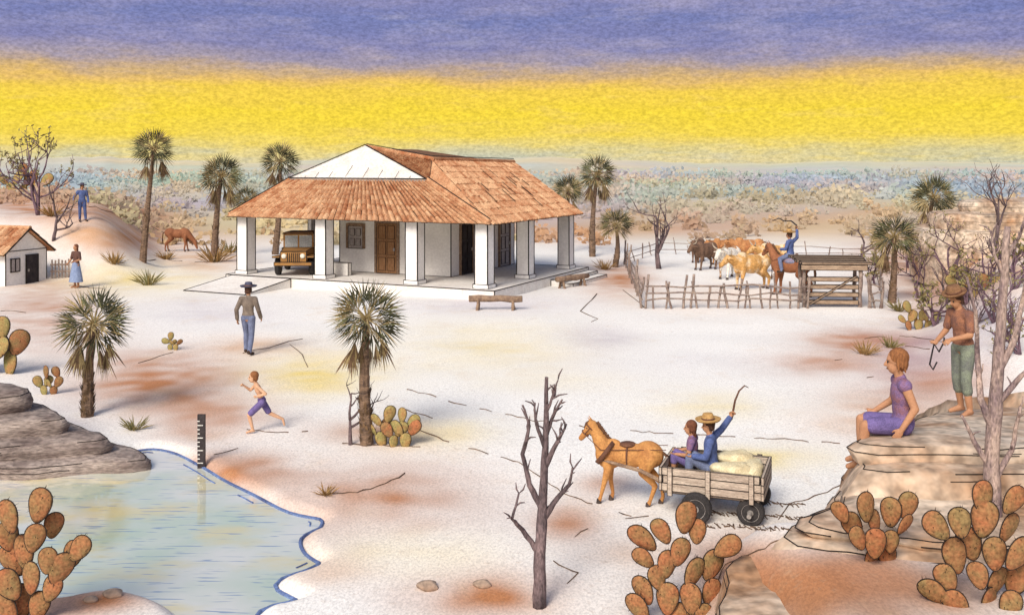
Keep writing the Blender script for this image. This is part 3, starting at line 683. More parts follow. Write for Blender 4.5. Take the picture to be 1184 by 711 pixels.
    for k in range(14):
        u=R.uniform(.1,.9); a=V(FR).lerp(V(BR),u).lerp(V(R1).lerp(V(R2),u),R.uniform(.1,.7)); d=(V(R1).lerp(V(R2),u)-V(FR).lerp(V(BR),u)).normalized(); o=V((.08,0,.12)); mb.line(a+o,a+o+d*R.uniform(.4,1.0),.016)
    mb.build('roof',['tile','ink'],t)
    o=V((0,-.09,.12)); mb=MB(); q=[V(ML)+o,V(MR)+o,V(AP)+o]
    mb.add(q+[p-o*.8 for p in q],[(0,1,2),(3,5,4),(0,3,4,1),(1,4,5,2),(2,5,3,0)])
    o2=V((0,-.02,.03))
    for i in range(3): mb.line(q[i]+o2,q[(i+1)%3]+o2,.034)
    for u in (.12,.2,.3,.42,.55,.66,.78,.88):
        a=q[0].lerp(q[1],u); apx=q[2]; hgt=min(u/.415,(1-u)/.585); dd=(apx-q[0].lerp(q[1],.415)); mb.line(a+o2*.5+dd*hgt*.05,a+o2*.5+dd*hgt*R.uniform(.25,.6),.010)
    mb.build('roof',['sunlit_roof','ink'],t,label='triangular gable face of the roof, painted pale as sunlit')
big_house()
def cottage():
    g=P(33,331); t=thing('cottage','small white cottage with orange roof at the left edge','house',(g.x-1.75,g.y+.2,-.02),-.35)
    mb=MB(); mb.box((-3.2,0,-.2),(1.0,2.0,1.35),0,.03); mb.add([(1.0,0,1.35),(1.0,2.0,1.35),(1.0,1.0,2.1)],[(0,1,2)]); mb.add([(-3.2,0,1.35),(-3.2,2.0,1.35),(-3.2,1.0,2.1)],[(0,1,2)]); mb.build('wall','white_wall',t)
    mb=MB(); e0=(-3.5,-.25,1.2);e1=(1.2,-.25,1.2);r0=(-3.5,1.0,2.15);r1=(1.2,1.0,2.15);k0=(-3.5,2.25,1.2);k1=(1.2,2.25,1.2); z=V((0,0,.02))
    mb.add([e0,e1,r1,r0],[(0,1,2,3)]); mb.add([k0,k1,r1,r0],[(0,1,2,3)])
    tiles(mb,V(e0)+z,V(e1)+z,V(r1)+z,V(r0)+z,.25,.45); tiles(mb,V(k0)+z,V(k1)+z,V(r1)+z,V(r0)+z,.25,.45)
    mb.tube([V(r0)+z*4,V(r1)+z*4],[.08,.08],8); mb.line(V(e1)+z*2,V(r1)+z*3,.04); mb.line(V(k1)+z*2,V(r1)+z*3,.04)
    mb.build('roof',['tile','ink'],t)
    mb=MB(); mb.box((.98,.95,0),(1.04,1.55,1.15),0,.03); o=mb.build('door','dark',t); mb=MB(); mb.box((1.045,1.02,.5),(1.075,1.08,.6)); mb.build('handle','metal',o)
    mb=MB(); mb.box((.98,.22,.55),(1.035,.64,1.05),0,.035); mb.box((1.036,.41,.55),(1.05,.45,1.05),1); mb.build('window','shutter',t)
    mb=MB(); mb.box((-.2,-.03,.5),(.3,.02,1.0),0,.03); mb.box((.03,-.045,.5),(.07,-.031,1.0),1); mb.build('window','shutter',t)
cottage()
# ------------------------------------------------------------ wood things
def crooked(a,b,r,rn,n=5,k=.02):
    a=V(a);b=V(b); pts=[a.lerp(b,i/n)+(rv(rn,k) if 0<i<n else V()) for i in range(n+1)]
    mb=MB(); mb.tube(pts,[r*rn.uniform(.85,1.15) for _ in pts],7); return mb
def fence(label,p0,p1,n,h,rails,seed,r=.035,mt='grey_wood'):
    rn=random.Random(seed); p0=V((p0[0],p0[1],gh(*p0[:2]))); p1=V((p1[0],p1[1],gh(*p1[:2]))); t=thing('corral_fence',label,'fence',p0,0,'fences of the corral'); d=p1-p0
    for i in range(n):
        q=d*(min(1,max(0,(i+rn.uniform(-.3,.3)*(0<i<n-1))/(n-1)))); hh=h*rn.uniform(.68,1.3)
        crooked(q+V((0,0,-.15)),q+V((rn.uniform(-.2,.2),rn.uniform(-.08,.08),hh)),r*rn.uniform(.8,1.35),rn).build('post',[mt],t,smooth=True)
    for k in range(rails):
        z=h*(.30+.5*k/max(1,rails-1)); off=V((0,-.05,0))
        crooked(off+V((0,0,z)),d+off+V((0,0,z+rn.uniform(-.1,.1))),r*.8,rn,max(4,n//2),.06).build('rail',[mt],t,smooth=True)
cA=P(722,306).to_2d();cB=P(746,357).to_2d();cC=P(933,357).to_2d();cD=P(760,293).to_2d();cE=P(1012,301).to_2d();cF=P(1018,357).to_2d();cC2=P(1000,357).to_2d()
fence('stick fence along the front of the corral',cB,cC,19,.92,3,1)
fence('short stick fence running back along the left of the corral',cB-V((.1,-.1)),cA,11,.95,3,2)
fence('thin fence at the far left corner of the corral',cA+V((.1,.1)),cD,5,.75,2,3,.026)
fence('thin fence along the back of the corral',cD+V((.1,.05)),cE,15,.7,2,4,.023)
fence('stick fence right of the wooden cattle chute',cC2+V((.1,0)),cF,4,.95,3,5)
fence('fence closing the right side of the corral',cF+V((.1,.1)),cE-V((.1,.1)),8,.85,2,6,.027)
def chute():
    g=P(964,356); t=thing('cattle_chute','small wooden cattle chute with planked top set in the corral fence','cattle chute',(g.x,g.y,0),-.08)
    rn=random.Random(5)
    for x,y in ((-.95,0),(.85,0),(-.8,1.3),(1.0,1.3)):
        crooked((x,y,-.2),(x,y,1.42),.065,rn).build('post',['grey_wood'],t,smooth=True)
    mb=MB()
    for k in range(4): mb.box((-1.1+rn.uniform(-.08,.05),-.15+k*.42,1.43+.03*k),(1.1+rn.uniform(-.05,.1),.24+k*.42,1.50+.03*k),0,.02)
    mb.box((-1.08,-.14,1.24),(1.05,-.08,1.42),0,.02); mb.build('roof','plank',t)
    mb=MB()
    for k in range(4): mb.box((-.88,-.035,.12+k*.25),(.78,.03,.26+k*.25),0,.018)
    mb.hexa([(-.86,-.075,.1),(-.76,-.075,.1),(-.76,-.04,.1),(-.86,-.04,.1),(.66,-.075,1.05),(.76,-.075,1.05),(.76,-.04,1.05),(.66,-.04,1.05)],0,.015)
    mb.build('gate','plank',t)
chute()
def bench(px,py,w,rz,label):
    g=G(px,py); k=w*g.y/F; t=thing('log_bench',label,'bench',g,rz,'log benches by the porch'); rn=random.Random(int(px))
    crooked((-k/2,0,.36),(k/2,0,.38),.11,rn).build('seat',['wood'],t,smooth=True)
    for s_ in (-1,1):
        for q in (-1,1): crooked((s_*k*.34,q*.16,-.08),(s_*k*.32,q*.03,.34),.05,rn).build('leg',['wood'],t,smooth=True)
bench(573,359,62,-.1,'rough log bench in front of the porch corner'); bench(662,332,52,.75,'rough log bench along the right side of the porch')
def gate():
    g=G(69,322); t=thing('picket_gate','little wooden picket gate beside the woman in blue','gate',g,.1)
    mb=MB(); rn=random.Random(4)
    for k in range(6): mb.box((-.32+k*.13,-.02,-.05),(-.27+k*.13,.02,.7+.18*rn.random()),0,.0)
    mb.box((-.36,-.045,.25),(.42,-.021,.31)); mb.box((-.36,-.045,.52),(.42,-.021,.58)); mb.build('pickets',['grey_wood'],t)
gate()
def gauge():
    g=P(233,541,-.1); t=thing('water_gauge','dark upright water gauge post with pale tick marks in the pond','gauge',(g.x,g.y,-.4))
    mb=MB(); mb.box((-.06,-.02,0),(.06,.02,1.15),0,.0); mb.build('post',['dark'],t)
    mb=MB()
    for k in range(11): mb.box((-.058,-.028,.38+k*.066),(-.02 if k%3 else .03,-.021,.394+k*.066))
    mb.build('scale_marks',['tick'],t)
gauge()
# ------------------------------------------------------------ wheels, car, cart
def wheel(parent,loc,r,w,spokes=0):
    mx=Matrix.Translation(loc)@Matrix.Rotation(PI/2,4,'X')
    mb=MB(); mb.lathe([(r*.62,-w/2),(r*.9,-w/2),(r,-w*.3),(r,w*.3),(r*.9,w/2),(r*.62,w/2)],22,0,mx); o=mb.build('wheel',['rubber'],parent)
    mb=MB(); mb.lathe([(.01,-w*.42),(r*.2,-w*.56),(r*.24,-w*.44),(r*.5,-w*.40),(r*.63,-w*.52),(r*.63,w*.52),(r*.5,w*.40),(r*.24,w*.44),(r*.2,w*.56),(.01,w*.42)],22,0,mx); mb.build('rim',['metal'],o)
def car():
    hx=math.atan2(-.436,.9); A=V((-.97,35,0)); ex=V((.9,-.436,0));ey=V((.436,.9,0)); c=A+ex*(-9.1)+ey*1.35; c.z=.352
    t=thing('offroad_car','brown open off-road car with canvas top parked under the porch','car',c,hx-PI/2+.5)
    mb=MB()
    mb.box((-1.55,-.62,.42),(.25,.62,.52),0,.0); mb.box((-1.55,-.66,.42),(-.35,-.56,.95),0,.018); mb.box((-1.55,.56,.42),(-.35,.66,.95),0,.018); mb.box((-1.6,-.66,.42),(-1.5,.66,.95),0,.018)
    mb.box((.18,-.66,.45),(.32,.66,1.0),0,.018); mb.build('body','car',t)
    mb=MB(); mb.hexa([(.325,-.58,.55),(1.5,-.5,.55),(1.5,.5,.55),(.325,.58,.55),(.325,-.58,1.02),(1.5,-.48,.96),(1.5,.48,.96),(.325,.58,1.02)],0,.022); mb.build('hood','car',t)
    mb=MB(); mb.box((1.503,-.50,.5),(1.56,.50,.95),0,.02)
    for k in range(7): mb.box((1.555,-.24+k*.075,.56),(1.566,-.205+k*.075,.9),1)
    mb.build('grille','car',t)
    for s_ in (-1,1):
        mb=MB(); mb.hexa([(.45,s_*.52,.72),(1.6,s_*.52,.72),(1.6,s_*.8,.72),(.45,s_*.8,.62),(.45,s_*.52,.78),(1.6,s_*.52,.79),(1.6,s_*.8,.79),(.45,s_*.8,.68)],0,.02); mb.build('fender','car',t)
        mb=MB(); mb.lathe([(.02,0),(.095,0),(.095,.03),(.07,.055),(.02,.07)],16,0,Matrix.Translation((1.556,s_*.36,.78))@Matrix.Rotation(PI/2,4,'Y')); mb.build('headlight',['lamp'],t)
        mb=MB(); mb.box((-.45,s_*.33-.2,.53),(-.1,s_*.33+.2,.72)); mb.box((-.55,s_*.33-.2,.6),(-.46,s_*.33+.2,1.15)); mb.build('seat',['leather'],t)
        for x in (-1.0,1.05): wheel(t,(x,s_*.66,.36),.36,.2)
    mb=MB(); mb.box((1.6,-.72,.42),(1.68,.72,.55),0,.02); mb.build('bumper','car',t)
    mb=MB(); mb.box((.30,-.6,1.003),(.34,-.54,1.5),0,.0); mb.box((.30,.54,1.003),(.34,.6,1.5)); mb.box((.30,-.6,1.502),(.34,.6,1.56)); mb.box((.305,-.03,1.03),(.335,.03,1.5)); o=mb.build('windshield','car',t)
    mb=MB(); mb.box((.312,-.53,1.03),(.326,-.035,1.49)); mb.box((.312,.035,1.03),(.326,.53,1.49)); mb.build('glass',['glass'],o)
    mb=MB(); mb.hexa([(-1.55,-.66,1.5),(.4,-.62,1.565),(.4,.62,1.565),(-1.55,.66,1.5),(-1.55,-.6,1.57),(.4,-.58,1.62),(.4,.58,1.62),(-1.55,.6,1.57)],0,.015)
    for s_ in (-1,1): mb.box((-1.5,s_*.6-.025,.951),(-1.45,s_*.6+.025,1.5))
    mb.build('canvas_top','canvas',t)
    mb=MB(); mb.lathe([(.15,-.012),(.18,-.012),(.18,.012),(.15,.012)],18,0,Matrix.Translation((.05,.33,1.05))@Matrix.Rotation(-1.0,4,'Y')); mb.build('steering_wheel',['rubber'],t)
car()
TH=math.radians(20); FW=V((-math.cos(TH),math.sin(TH),0)); LF=V((-FW.y,FW.x,0)); CO=V((2.74,13.52,0)); CO.z=gh(CO.x,CO.y); CRZ=math.atan2(FW.y,FW.x)
def cl(x,y,z): return CO+FW*x+LF*y+V((0,0,z))
def cart():
    t=thing('cart','pale wooden plank cart with rubber tyres pulled by the orange horse','cart',CO,CRZ)
    mb=MB()
    for k in range(6): mb.box((-.66,-.44+k*.148,.32),(.60,-.30+k*.148,.36),0,.007)
    mb.build('floor','pale_plank',t)
    rn=random.Random(3)
    for s_ in (-1,1):
        mb=MB()
        for k in range(3): mb.box((-.68+rn.uniform(-.03,.02),s_*.47-.018,.362+k*.104),(.60+rn.uniform(-.02,.04),s_*.47+.018,.462+k*.104),0,.007)
        for x in (-.56,0,.5): mb.box((x-.03,s_*.47+(.019 if s_>0 else -.055),.31),(x+.03,s_*.47+(.055 if s_>0 else -.019),.68),0,.006)
        mb.build('side_panel','pale_plank',t)
    for x in (-.70,.63):
        mb=MB()
        for k in range(3): mb.box((x-.018,-.50,.363+k*.104),(x+.018,.50,.463+k*.104),0,.007)
        mb.build('end_panel','pale_plank',t)
    for ax,r_ in ((.14,.205),(-.54,.18)):
        mb=MB(); mb.tube([(ax,-.6,r_),(ax,.6,r_)],[.03,.03],8); mb.box((ax-.06,-.35,r_+.02),(ax+.06,-.28,.319)); mb.box((ax-.06,.28,r_+.02),(ax+.06,.35,.319)); mb.build('axle',['metal'],t)
        for s_ in (-1,1): wheel(t,(ax,s_*(.58 if r_>.2 else .40),r_),r_,.11)
    for s_ in (-1,1):
        mb=MB(); mb.tube([(.55,s_*.3,.38),(.95,s_*.26,.52),(1.55,s_*.2,.60)],[.028,.026,.02],8); mb.build('shaft',['wood'],t)
cart()
def sack(loc,r,rz,label,seed):
    mb=MB(); mb.ell((0,0,0),r,Matrix.Rotation(rz,3,'Z'),18,12,0,.25,lambda q:V((math.copysign(abs(q.x)**.8,q.x),math.copysign(abs(q.y)**.8,q.y),math.copysign(abs(q.z)**.85,q.z))))
    o=mb.build('sack',['sack'],smooth=True); o.location=loc; tag(o,label,'sack','sacks on the cart')
sack(cl(-.28,.2,.64),(.28,.19,.10),CRZ,'cream sack on the cart, near side beside the driver',1); sack(cl(-.50,-.02,.63),(.15,.32,.10),CRZ+.2,'cream sack at the tail of the cart',2); sack(cl(-.26,-.2,.69),(.26,.2,.09),CRZ+.3,'cream sack lying highest on the load, on the far side',3)
sack(cl(-.30,-.08,.47),(.32,.28,.10),CRZ,'cream sack at the bottom of the load',6)
# ------------------------------------------------------------ people
DEF=dict(pelvis=(0,0,.95),neck=(0,0,1.46),head=(0,-.02,1.625),shL=(.175,0,1.40),shR=(-.175,0,1.40),elL=(.25,.04,1.13),elR=(-.25,.04,1.13),wrL=(.26,-.07,.89),wrR=(-.26,-.07,.89),
 hiL=(.09,0,.92),hiR=(-.09,0,.92),knL=(.10,-.02,.50),knR=(-.10,-.02,.50),anL=(.10,.03,.085),anR=(-.10,.03,.085),toL=(.12,-.14,.035),toR=(-.12,-.14,.035),hd=(0,-1,0),hu=(0,0,1))
def person(label,loc,rz,pose,s=1.,skin='skin',shirt=None,sleeve=2,pants=None,leg=2,hat=None,hair='hair_dark',long=False,skirt=None,shoes=None,vox=.011,hs=1.,grip='',group=None,brim=1.):
    J=dict(DEF);J.update(pose); J={k:V(v) for k,v in J.items()}
    t=thing('person',label,'person',loc,rz,group,s)
    up=(J['neck']-J['pelvis']).normalized(); x=(J['shL']-J['shR']); x=(x-up*x.dot(up)).normalized(); y=up.cross(x)
    rot=Matrix((x,y,up)).transposed()
    pel,nk=J['pelvis'],J['neck']
    def torso(mb,o,low=True):
        mb.ell(pel.lerp(nk,.66),(.152+o,.10+o,.19+o),rot); mb.ell(pel.lerp(nk,.33),(.132+o,.092+o,.17+o),rot)
        if low: mb.ell(pel,(.155+o,.108+o,.13+o),rot)
        else: mb.ell(pel.lerp(nk,.10),(.150+o,.105+o,.12+o),rot)
        mb.cap(J['shL'],J['shR'],.062+o,.062+o); mb.cap(pel.lerp(nk,.8),nk,.09+o*.5,.06+o*.3)
    def arm(mb,s_,o,lo,hi):
        a,b,c=J['sh'+s_],J['el'+s_],J['wr'+s_]
        if hi<=1: b2=a.lerp(b,hi); mb.cap(a,b2,.056+o,.047+o); return
        mb.cap(a,b,.056+o,.043+o); mb.cap(b,b.lerp(c,hi-1),.043+o,.03+o+(.008 if o else 0))
    def legs(mb,s_,o,hi):
        a,b,c=J['hi'+s_],J['kn'+s_],J['an'+s_]
        if hi<=1: mb.cap(a,a.lerp(b,hi),.088+o,.07+o*1.6); return
        mb.cap(a,b,.088+o,.058+o); 
        mb.cap(b,b.lerp(c,.35),.058+o,.058+o); mb.cap(b.lerp(c,.35),b.lerp(c,hi-1),.058+o,.038+o*1.3)
    hf=J['hd'].normalized(); hu=(J['hu']-hf*J['hu'].dot(hf)).normalized(); hxv=hu.cross(-hf)
    hr=Matrix((hxv,-hf,hu)).transposed(); c=J['head']
    mb=MB(); torso(mb,0)
    for s_ in 'LR':
        arm(mb,s_,0,0,2); legs(mb,s_,0,2)
        an,to=J['an'+s_],J['to'+s_]; mb.cap(an,to,.04,.03); heel=an-(to-an).normalized()*.03+V((0,0,-.03)); mb.cap(heel,to,.033,.028)
        w=J['wr'+s_]; d=(w-J['el'+s_]).normalized(); nrm=d.cross(hf)
        if nrm.length<.2: nrm=d.cross(V((1,0,0)))
        nrm.normalize(); side=d.cross(nrm).normalized()
        if side.dot(hf)<0: side=-side
        palmn=(nrm if nrm.dot(x*(1 if s_=='R' else -1))>0 else -nrm)
        pr=Matrix((side,palmn,d)).transposed(); mb.ell(w+d*.045,(.040,.019,.052),pr,10,7); mb.cap(w-d*.02,w+d*.03,.029,.026)
        cu=1.25 if s_ in grip else .45
        for k,(o,L) in enumerate(((-.033,.030),(-.011,.038),(.011,.041),(.033,.036))):
            p0=w+d*.082+side*o; d1=(d*math.cos(cu*.6)+palmn*math.sin(cu*.6)+side*o*2).normalized(); p1=p0+d1*L; d2=(d*math.cos(cu*1.7)+palmn*math.sin(cu*1.7)).normalized(); p2=p1+d2*L*.85
            mb.cap(p0,p1,.0105,.0095,8); mb.cap(p1,p2,.0095,.008,8)
        p0=w+d*.025+side*.032; p1=p0+(d*.7+side*.6+palmn*.2).normalized()*.042; mb.cap(p0,p1,.013,.011,8); mb.cap(p1,p1+(d*.8+palmn*.6).normalized()*.032,.011,.009,8)
    mb.cap(nk-up*.03,c-hu*.05*hs,.054,.05)
    mb.ell(c+hu*.025*hs-hf*.008*hs,(.075*hs,.094*hs,.098*hs),hr); mb.ell(c+hf*.028*hs-hu*.045*hs,(.057*hs,.062*hs,.075*hs),hr)
    mb.cap(c+hf*.088*hs+hu*.005*hs,c+hf*.106*hs-hu*.03*hs,.010*hs,.016*hs,8); mb.ell(c+hf*.07*hs+hu*.025*hs,(.05*hs,.022*hs,.014*hs),hr,10,7)
    for q in (-1,1): mb.ell(c+hxv*q*.076*hs-hu*.005*hs+hf*-.005,(.014*hs,.02*hs,.032*hs),hr,8,7)
    me=fused(mb,'body',vox,2); place(me,'body',[skin],t,True)
    for q in (-1,1):
        mb=MB(); mb.ell(c+hf*.083*hs+hxv*q*.03*hs+hu*.003*hs,(.013*hs,.008*hs,.010*hs),hr,8,6); mb.build('eye',['dark'],t,True)
    mb=MB(); mb.cap(c+hf*.089*hs-hu*.066*hs-hxv*.02*hs,c+hf*.089*hs-hu*.066*hs+hxv*.02*hs,.006*hs,.006*hs,8); mb.build('mouth',['leather'],t,True)
    if shirt:
        mb=MB(); torso(mb,.014,False)
        for s_ in 'LR':
            if sleeve>0: arm(mb,s_,.014,0,sleeve)
        place(fused(mb,'shirt',vox*1.15,2),'shirt',[shirt],t,True)
    if pants:
        mb=MB(); mb.ell(pel+up*.02,(.166,.120,.135),rot)
        for s_ in 'LR': legs(mb,s_,.014,leg)
        place(fused(mb,'trousers',vox*1.15,2),'trousers' if leg>1.3 else 'shorts',[pants],t,True)
    if skirt:
        mb=MB(); z0=J['anL'].z+.16; n=24; vs=[];prof=[(.135,1.06),(.165,.95),(.20,.75),(.25,.5),(.29,z0)]
        for i,(r_,z) in enumerate(prof):
            for j in range(n):
                a=2*PI*j/n; rr=r_*(1+.06*i/4*math.sin(a*7)); vs.append((pel.x+rr*math.cos(a),pel.y+rr*.82*math.sin(a),z))
        mb.add(vs,[(i*n+j,i*n+(j+1)%n,(i+1)*n+(j+1)%n,(i+1)*n+j) for i in range(4) for j in range(n)]); mb.build('skirt',[skirt],t,True)
    if shoes:
        for s_ in 'LR':
            an,to=J['an'+s_],J['to'+s_]; f=(to-an); f=f.normalized(); mb=MB(); heel=an-f*.035+V((0,0,-.025)); mb.cap(heel,to+f*.01,.046,.04); mb.cap(an+V((0,0,.03)),an,.05,.052)
            place(fused(mb,'shoe',.012,2),'shoe',[shoes],t,True)
    if hair:
        mb=MB(); mb.ell(c+hu*.042*hs-hf*.022*hs,(.088*hs,.098*hs,.094*hs),hr,16,10); mb.ell(c-hu*.01*hs-hf*.05*hs,(.08*hs,.06*hs,.085*hs),hr)
        for q in range(14):
            a=q/14*PI*2; dd=hxv*math.cos(a)+(-hf)*math.sin(a)*.9
            if math.sin(a)>-.3: mb.cap(c+hu*.06*hs+dd*.07*hs,c-hu*(.05+.02*(q%3))*hs+dd*.088*hs-hf*.01,.022*hs,.010*hs,8)
        if long: mb.cap(c-hf*.06,c-hf*.075-hu*.2,.06,.035); mb.cap(c-hf*.08-hu*.12,c-hf*.07-hu*.3,.045,.02)
        place(fused(mb,'hair',.008,1),'hair',[hair],t,True)
    if hat:
        m4=Matrix.Translation(c+hu*.085*hs)@hr.to_4x4(); mb=MB(); k=hs; b_=brim
        mb.lathe([(.095*k,.0),(.19*k*b_,-.006),(.215*k*b_,.022),(.21*k*b_,.034),(.185*k*b_,.010),(.103*k,.016),(.096*k,.075),(.080*k,.115),(.04*k,.122),(.005,.108)],26,0,m4); mb.lathe([(.106*k,.018),(.108*k,.022),(.104*k,.044),(.10*k,.044)],26,1,m4); mb.build('hat',[hat,'leather'],t,True)
    return t
WALK=dict(knL=(.10,-.12,.52),anL=(.10,-.10,.10),toL=(.12,-.27,.04),knR=(-.10,.03,.50),anR=(-.10,.16,.10),toR=(-.12,.0,.035),elL=(.27,.10,1.14),wrL=(.27,.05,.90),elR=(-.27,.0,1.13),wrR=(-.27,-.15,.92))
person('man in dark hat and grey vest walking across the yard to the house',G(287,410),PI-.15,WALK,.98,shirt='shirt_grey',sleeve=1.95,pants='pants_blue',hat='felt',shoes='shoe')
RUN=dict(pelvis=(0,0,.88),neck=(0,-.16,1.37),head=(0,-.24,1.56),shL=(.165,-.12,1.31),shR=(-.165,-.16,1.31),elL=(.25,.10,1.12),wrL=(.20,-.12,1.05),elR=(-.26,-.32,1.14),wrR=(-.16,-.50,1.30),hiL=(.09,0,.85),hiR=(-.09,0,.85),knL=(.10,-.36,.52),anL=(.10,-.25,.09),toL=(.11,-.42,.035),knR=(-.09,.20,.50),anR=(-.09,.58,.30),toR=(-.09,.62,.13))
person('bare chested running boy in purple shorts beside the pond',G(303,499),-PI/2+.25,RUN,.62,skin='skin_light',pants='shorts_purple',leg=.85,hair='hair_red',hs=1.3,vox=.013,grip='LR')
person('woman in blue skirt with long brown hair near the white cottage',G(88,333),-.5,dict(elL=(.27,-.02,1.15),wrL=(.20,-.25,1.08),elR=(-.28,0,1.16),wrR=(-.22,-.2,1.0)),.95,shirt='shirt_dark',sleeve=.9,skirt='dress_blue',hair='hair_brown',long=True,vox=.014)
def local(loc,rz,p,s=1.): return V(loc)+Matrix.Rotation(rz,3,'Z')@(V(p)*s)
hm=GY(95,45.5)
person('man in blue shirt and dark hat standing on the left hill',hm,.5,dict(elR=(-.34,.02,1.16),wrR=(-.38,-.20,1.02),knL=(.12,-.02,.5),anL=(.16,.02,.085),toL=(.2,-.14,.035)),.97,shirt='shirt_blue',pants='shirt_blue',hat='felt',shoes='shoe',vox=.016,grip='R')
st=local(hm,.5,(-.38,-.27,0),.97)
mb=MB(); mb.tube([st+V((-.25,0,.02)),st+V((0,0,.98)),st+V((.08,0,1.3))],[.03,.03,.025],6); tag(mb.build('stick',['wood']),'wooden stick held by the man on the left hill','stick')
MS=V((6.22,13.7,0)); MS.z=1.44+(-.126*(MS.y-12))+.02
person('man in brown hat and brown shirt standing on the rock with a rope',MS,-1.25,dict(neck=(0,-.06,1.45),head=(0,-.13,1.60),hd=(.1,-1,-.35),shL=(.17,-.05,1.39),shR=(-.17,-.05,1.39),elL=(.23,-.10,1.14),wrL=(.14,-.34,1.08),elR=(-.24,-.08,1.14),wrR=(-.13,-.34,1.02),knL=(.11,-.06,.5),anL=(.12,.0,.085),toL=(.15,-.16,.035),anR=(-.13,.08,.085),toR=(-.16,-.08,.035)),1.0,shirt='shirt_brown',sleeve=.75,pants='pants_green',leg=1.45,hat='brown_felt',vox=.009,grip='LR',brim=.78)
h1=local(MS,-1.25,(.10,-.42,1.05)); h2=local(MS,-1.25,(-.09,-.42,.99))
mb=MB(); mb.tube([h1+V((0,0,.06)),h1,h1.lerp(h2,.5)+V((0,0,-.12)),h2,h2+V((-.03,0,-.14)),h2+V((-.06,0,-.28)),h2+V((0,.03,-.36)),h2+V((.05,.02,-.25))],[.012]*8,7)
tag(mb.build('rope',['dark'],smooth=True),'dark rope dangling from the hands of the man on the rock','rope')
BS=V((4.72,12.0,1.44))
SIT=dict(pelvis=(0,0,.12),neck=(0,-.03,.62),head=(0,-.07,.80),hd=(-.15,-1,-.05),shL=(.165,-.02,.565),shR=(-.165,-.02,.565),hiL=(.09,-.02,.11),hiR=(-.09,-.02,.11),knL=(.12,-.43,.12),knR=(-.11,-.42,.13),anL=(.12,-.46,-.27),anR=(-.10,-.42,-.26),toL=(.13,-.61,-.33),toR=(-.10,-.57,-.32),elL=(.25,.06,.34),wrL=(.26,-.08,.12),elR=(-.24,-.05,.33),wrR=(-.16,-.26,.22))
person('boy with reddish hair sitting on the edge of the rock',BS,-1.7,SIT,1.10,skin='skin',shirt='shirt_purple',sleeve=0,pants='shorts_purple',leg=.8,hair='hair_red',hs=1.14,vox=.009)
SC=dict(pelvis=(0,0,.12),neck=(0,-.02,.62),head=(0,-.05,.79),shL=(.17,0,.56),shR=(-.17,0,.56),hiL=(.09,-.02,.11),hiR=(-.09,-.02,.11),knL=(.12,-.34,.26),knR=(-.12,-.34,.26),anL=(.11,-.36,-.05),anR=(-.11,-.36,-.05),toL=(.12,-.48,-.09),toR=(-.12,-.48,-.09),elL=(.24,-.05,.32),wrL=(.16,-.28,.30),elR=(-.24,-.05,.32),wrR=(-.16,-.28,.30))
MD=dict(SC); MD.update(elR=(-.33,.12,.66),wrR=(-.36,.26,.87),hd=(.3,-1,-.05))
prz=CRZ+PI/2
sack(cl(.20,-.02,.45),(.24,.38,.09),CRZ,'folded sack the cart riders sit on',5)
man_loc=cl(.02,.06,.52); girl_loc=cl(.30,-.12,.50)
person('man in straw hat driving the cart with one arm raised',man_loc,prz,MD,.82,shirt='shirt_blue',sleeve=1.9,pants='pants_blue',hat='straw',vox=.012,grip='LR')
person('girl with brown hair in purple top riding at the front of the cart',girl_loc,prz,SC,.72,shirt='shirt_purple',sleeve=.5,pants='shorts_purple',leg=1.4,hair='hair_brown',long=True,hs=1.15,vox=.012)
hh=local(man_loc,prz,(-.37,.30,.95),.82)
mb=MB(); mb.tube([hh-V((.02,0,.10)),hh,hh+V((.03,0,.16)),hh+V((.09,.02,.29)),hh+V((.17,.03,.36)),hh+V((.22,.03,.33))],[.016,.016,.014,.012,.010,.006],7)
tag(mb.build('whip',['leather'],smooth=True),'dark whip raised in the hand of the cart driver','whip')
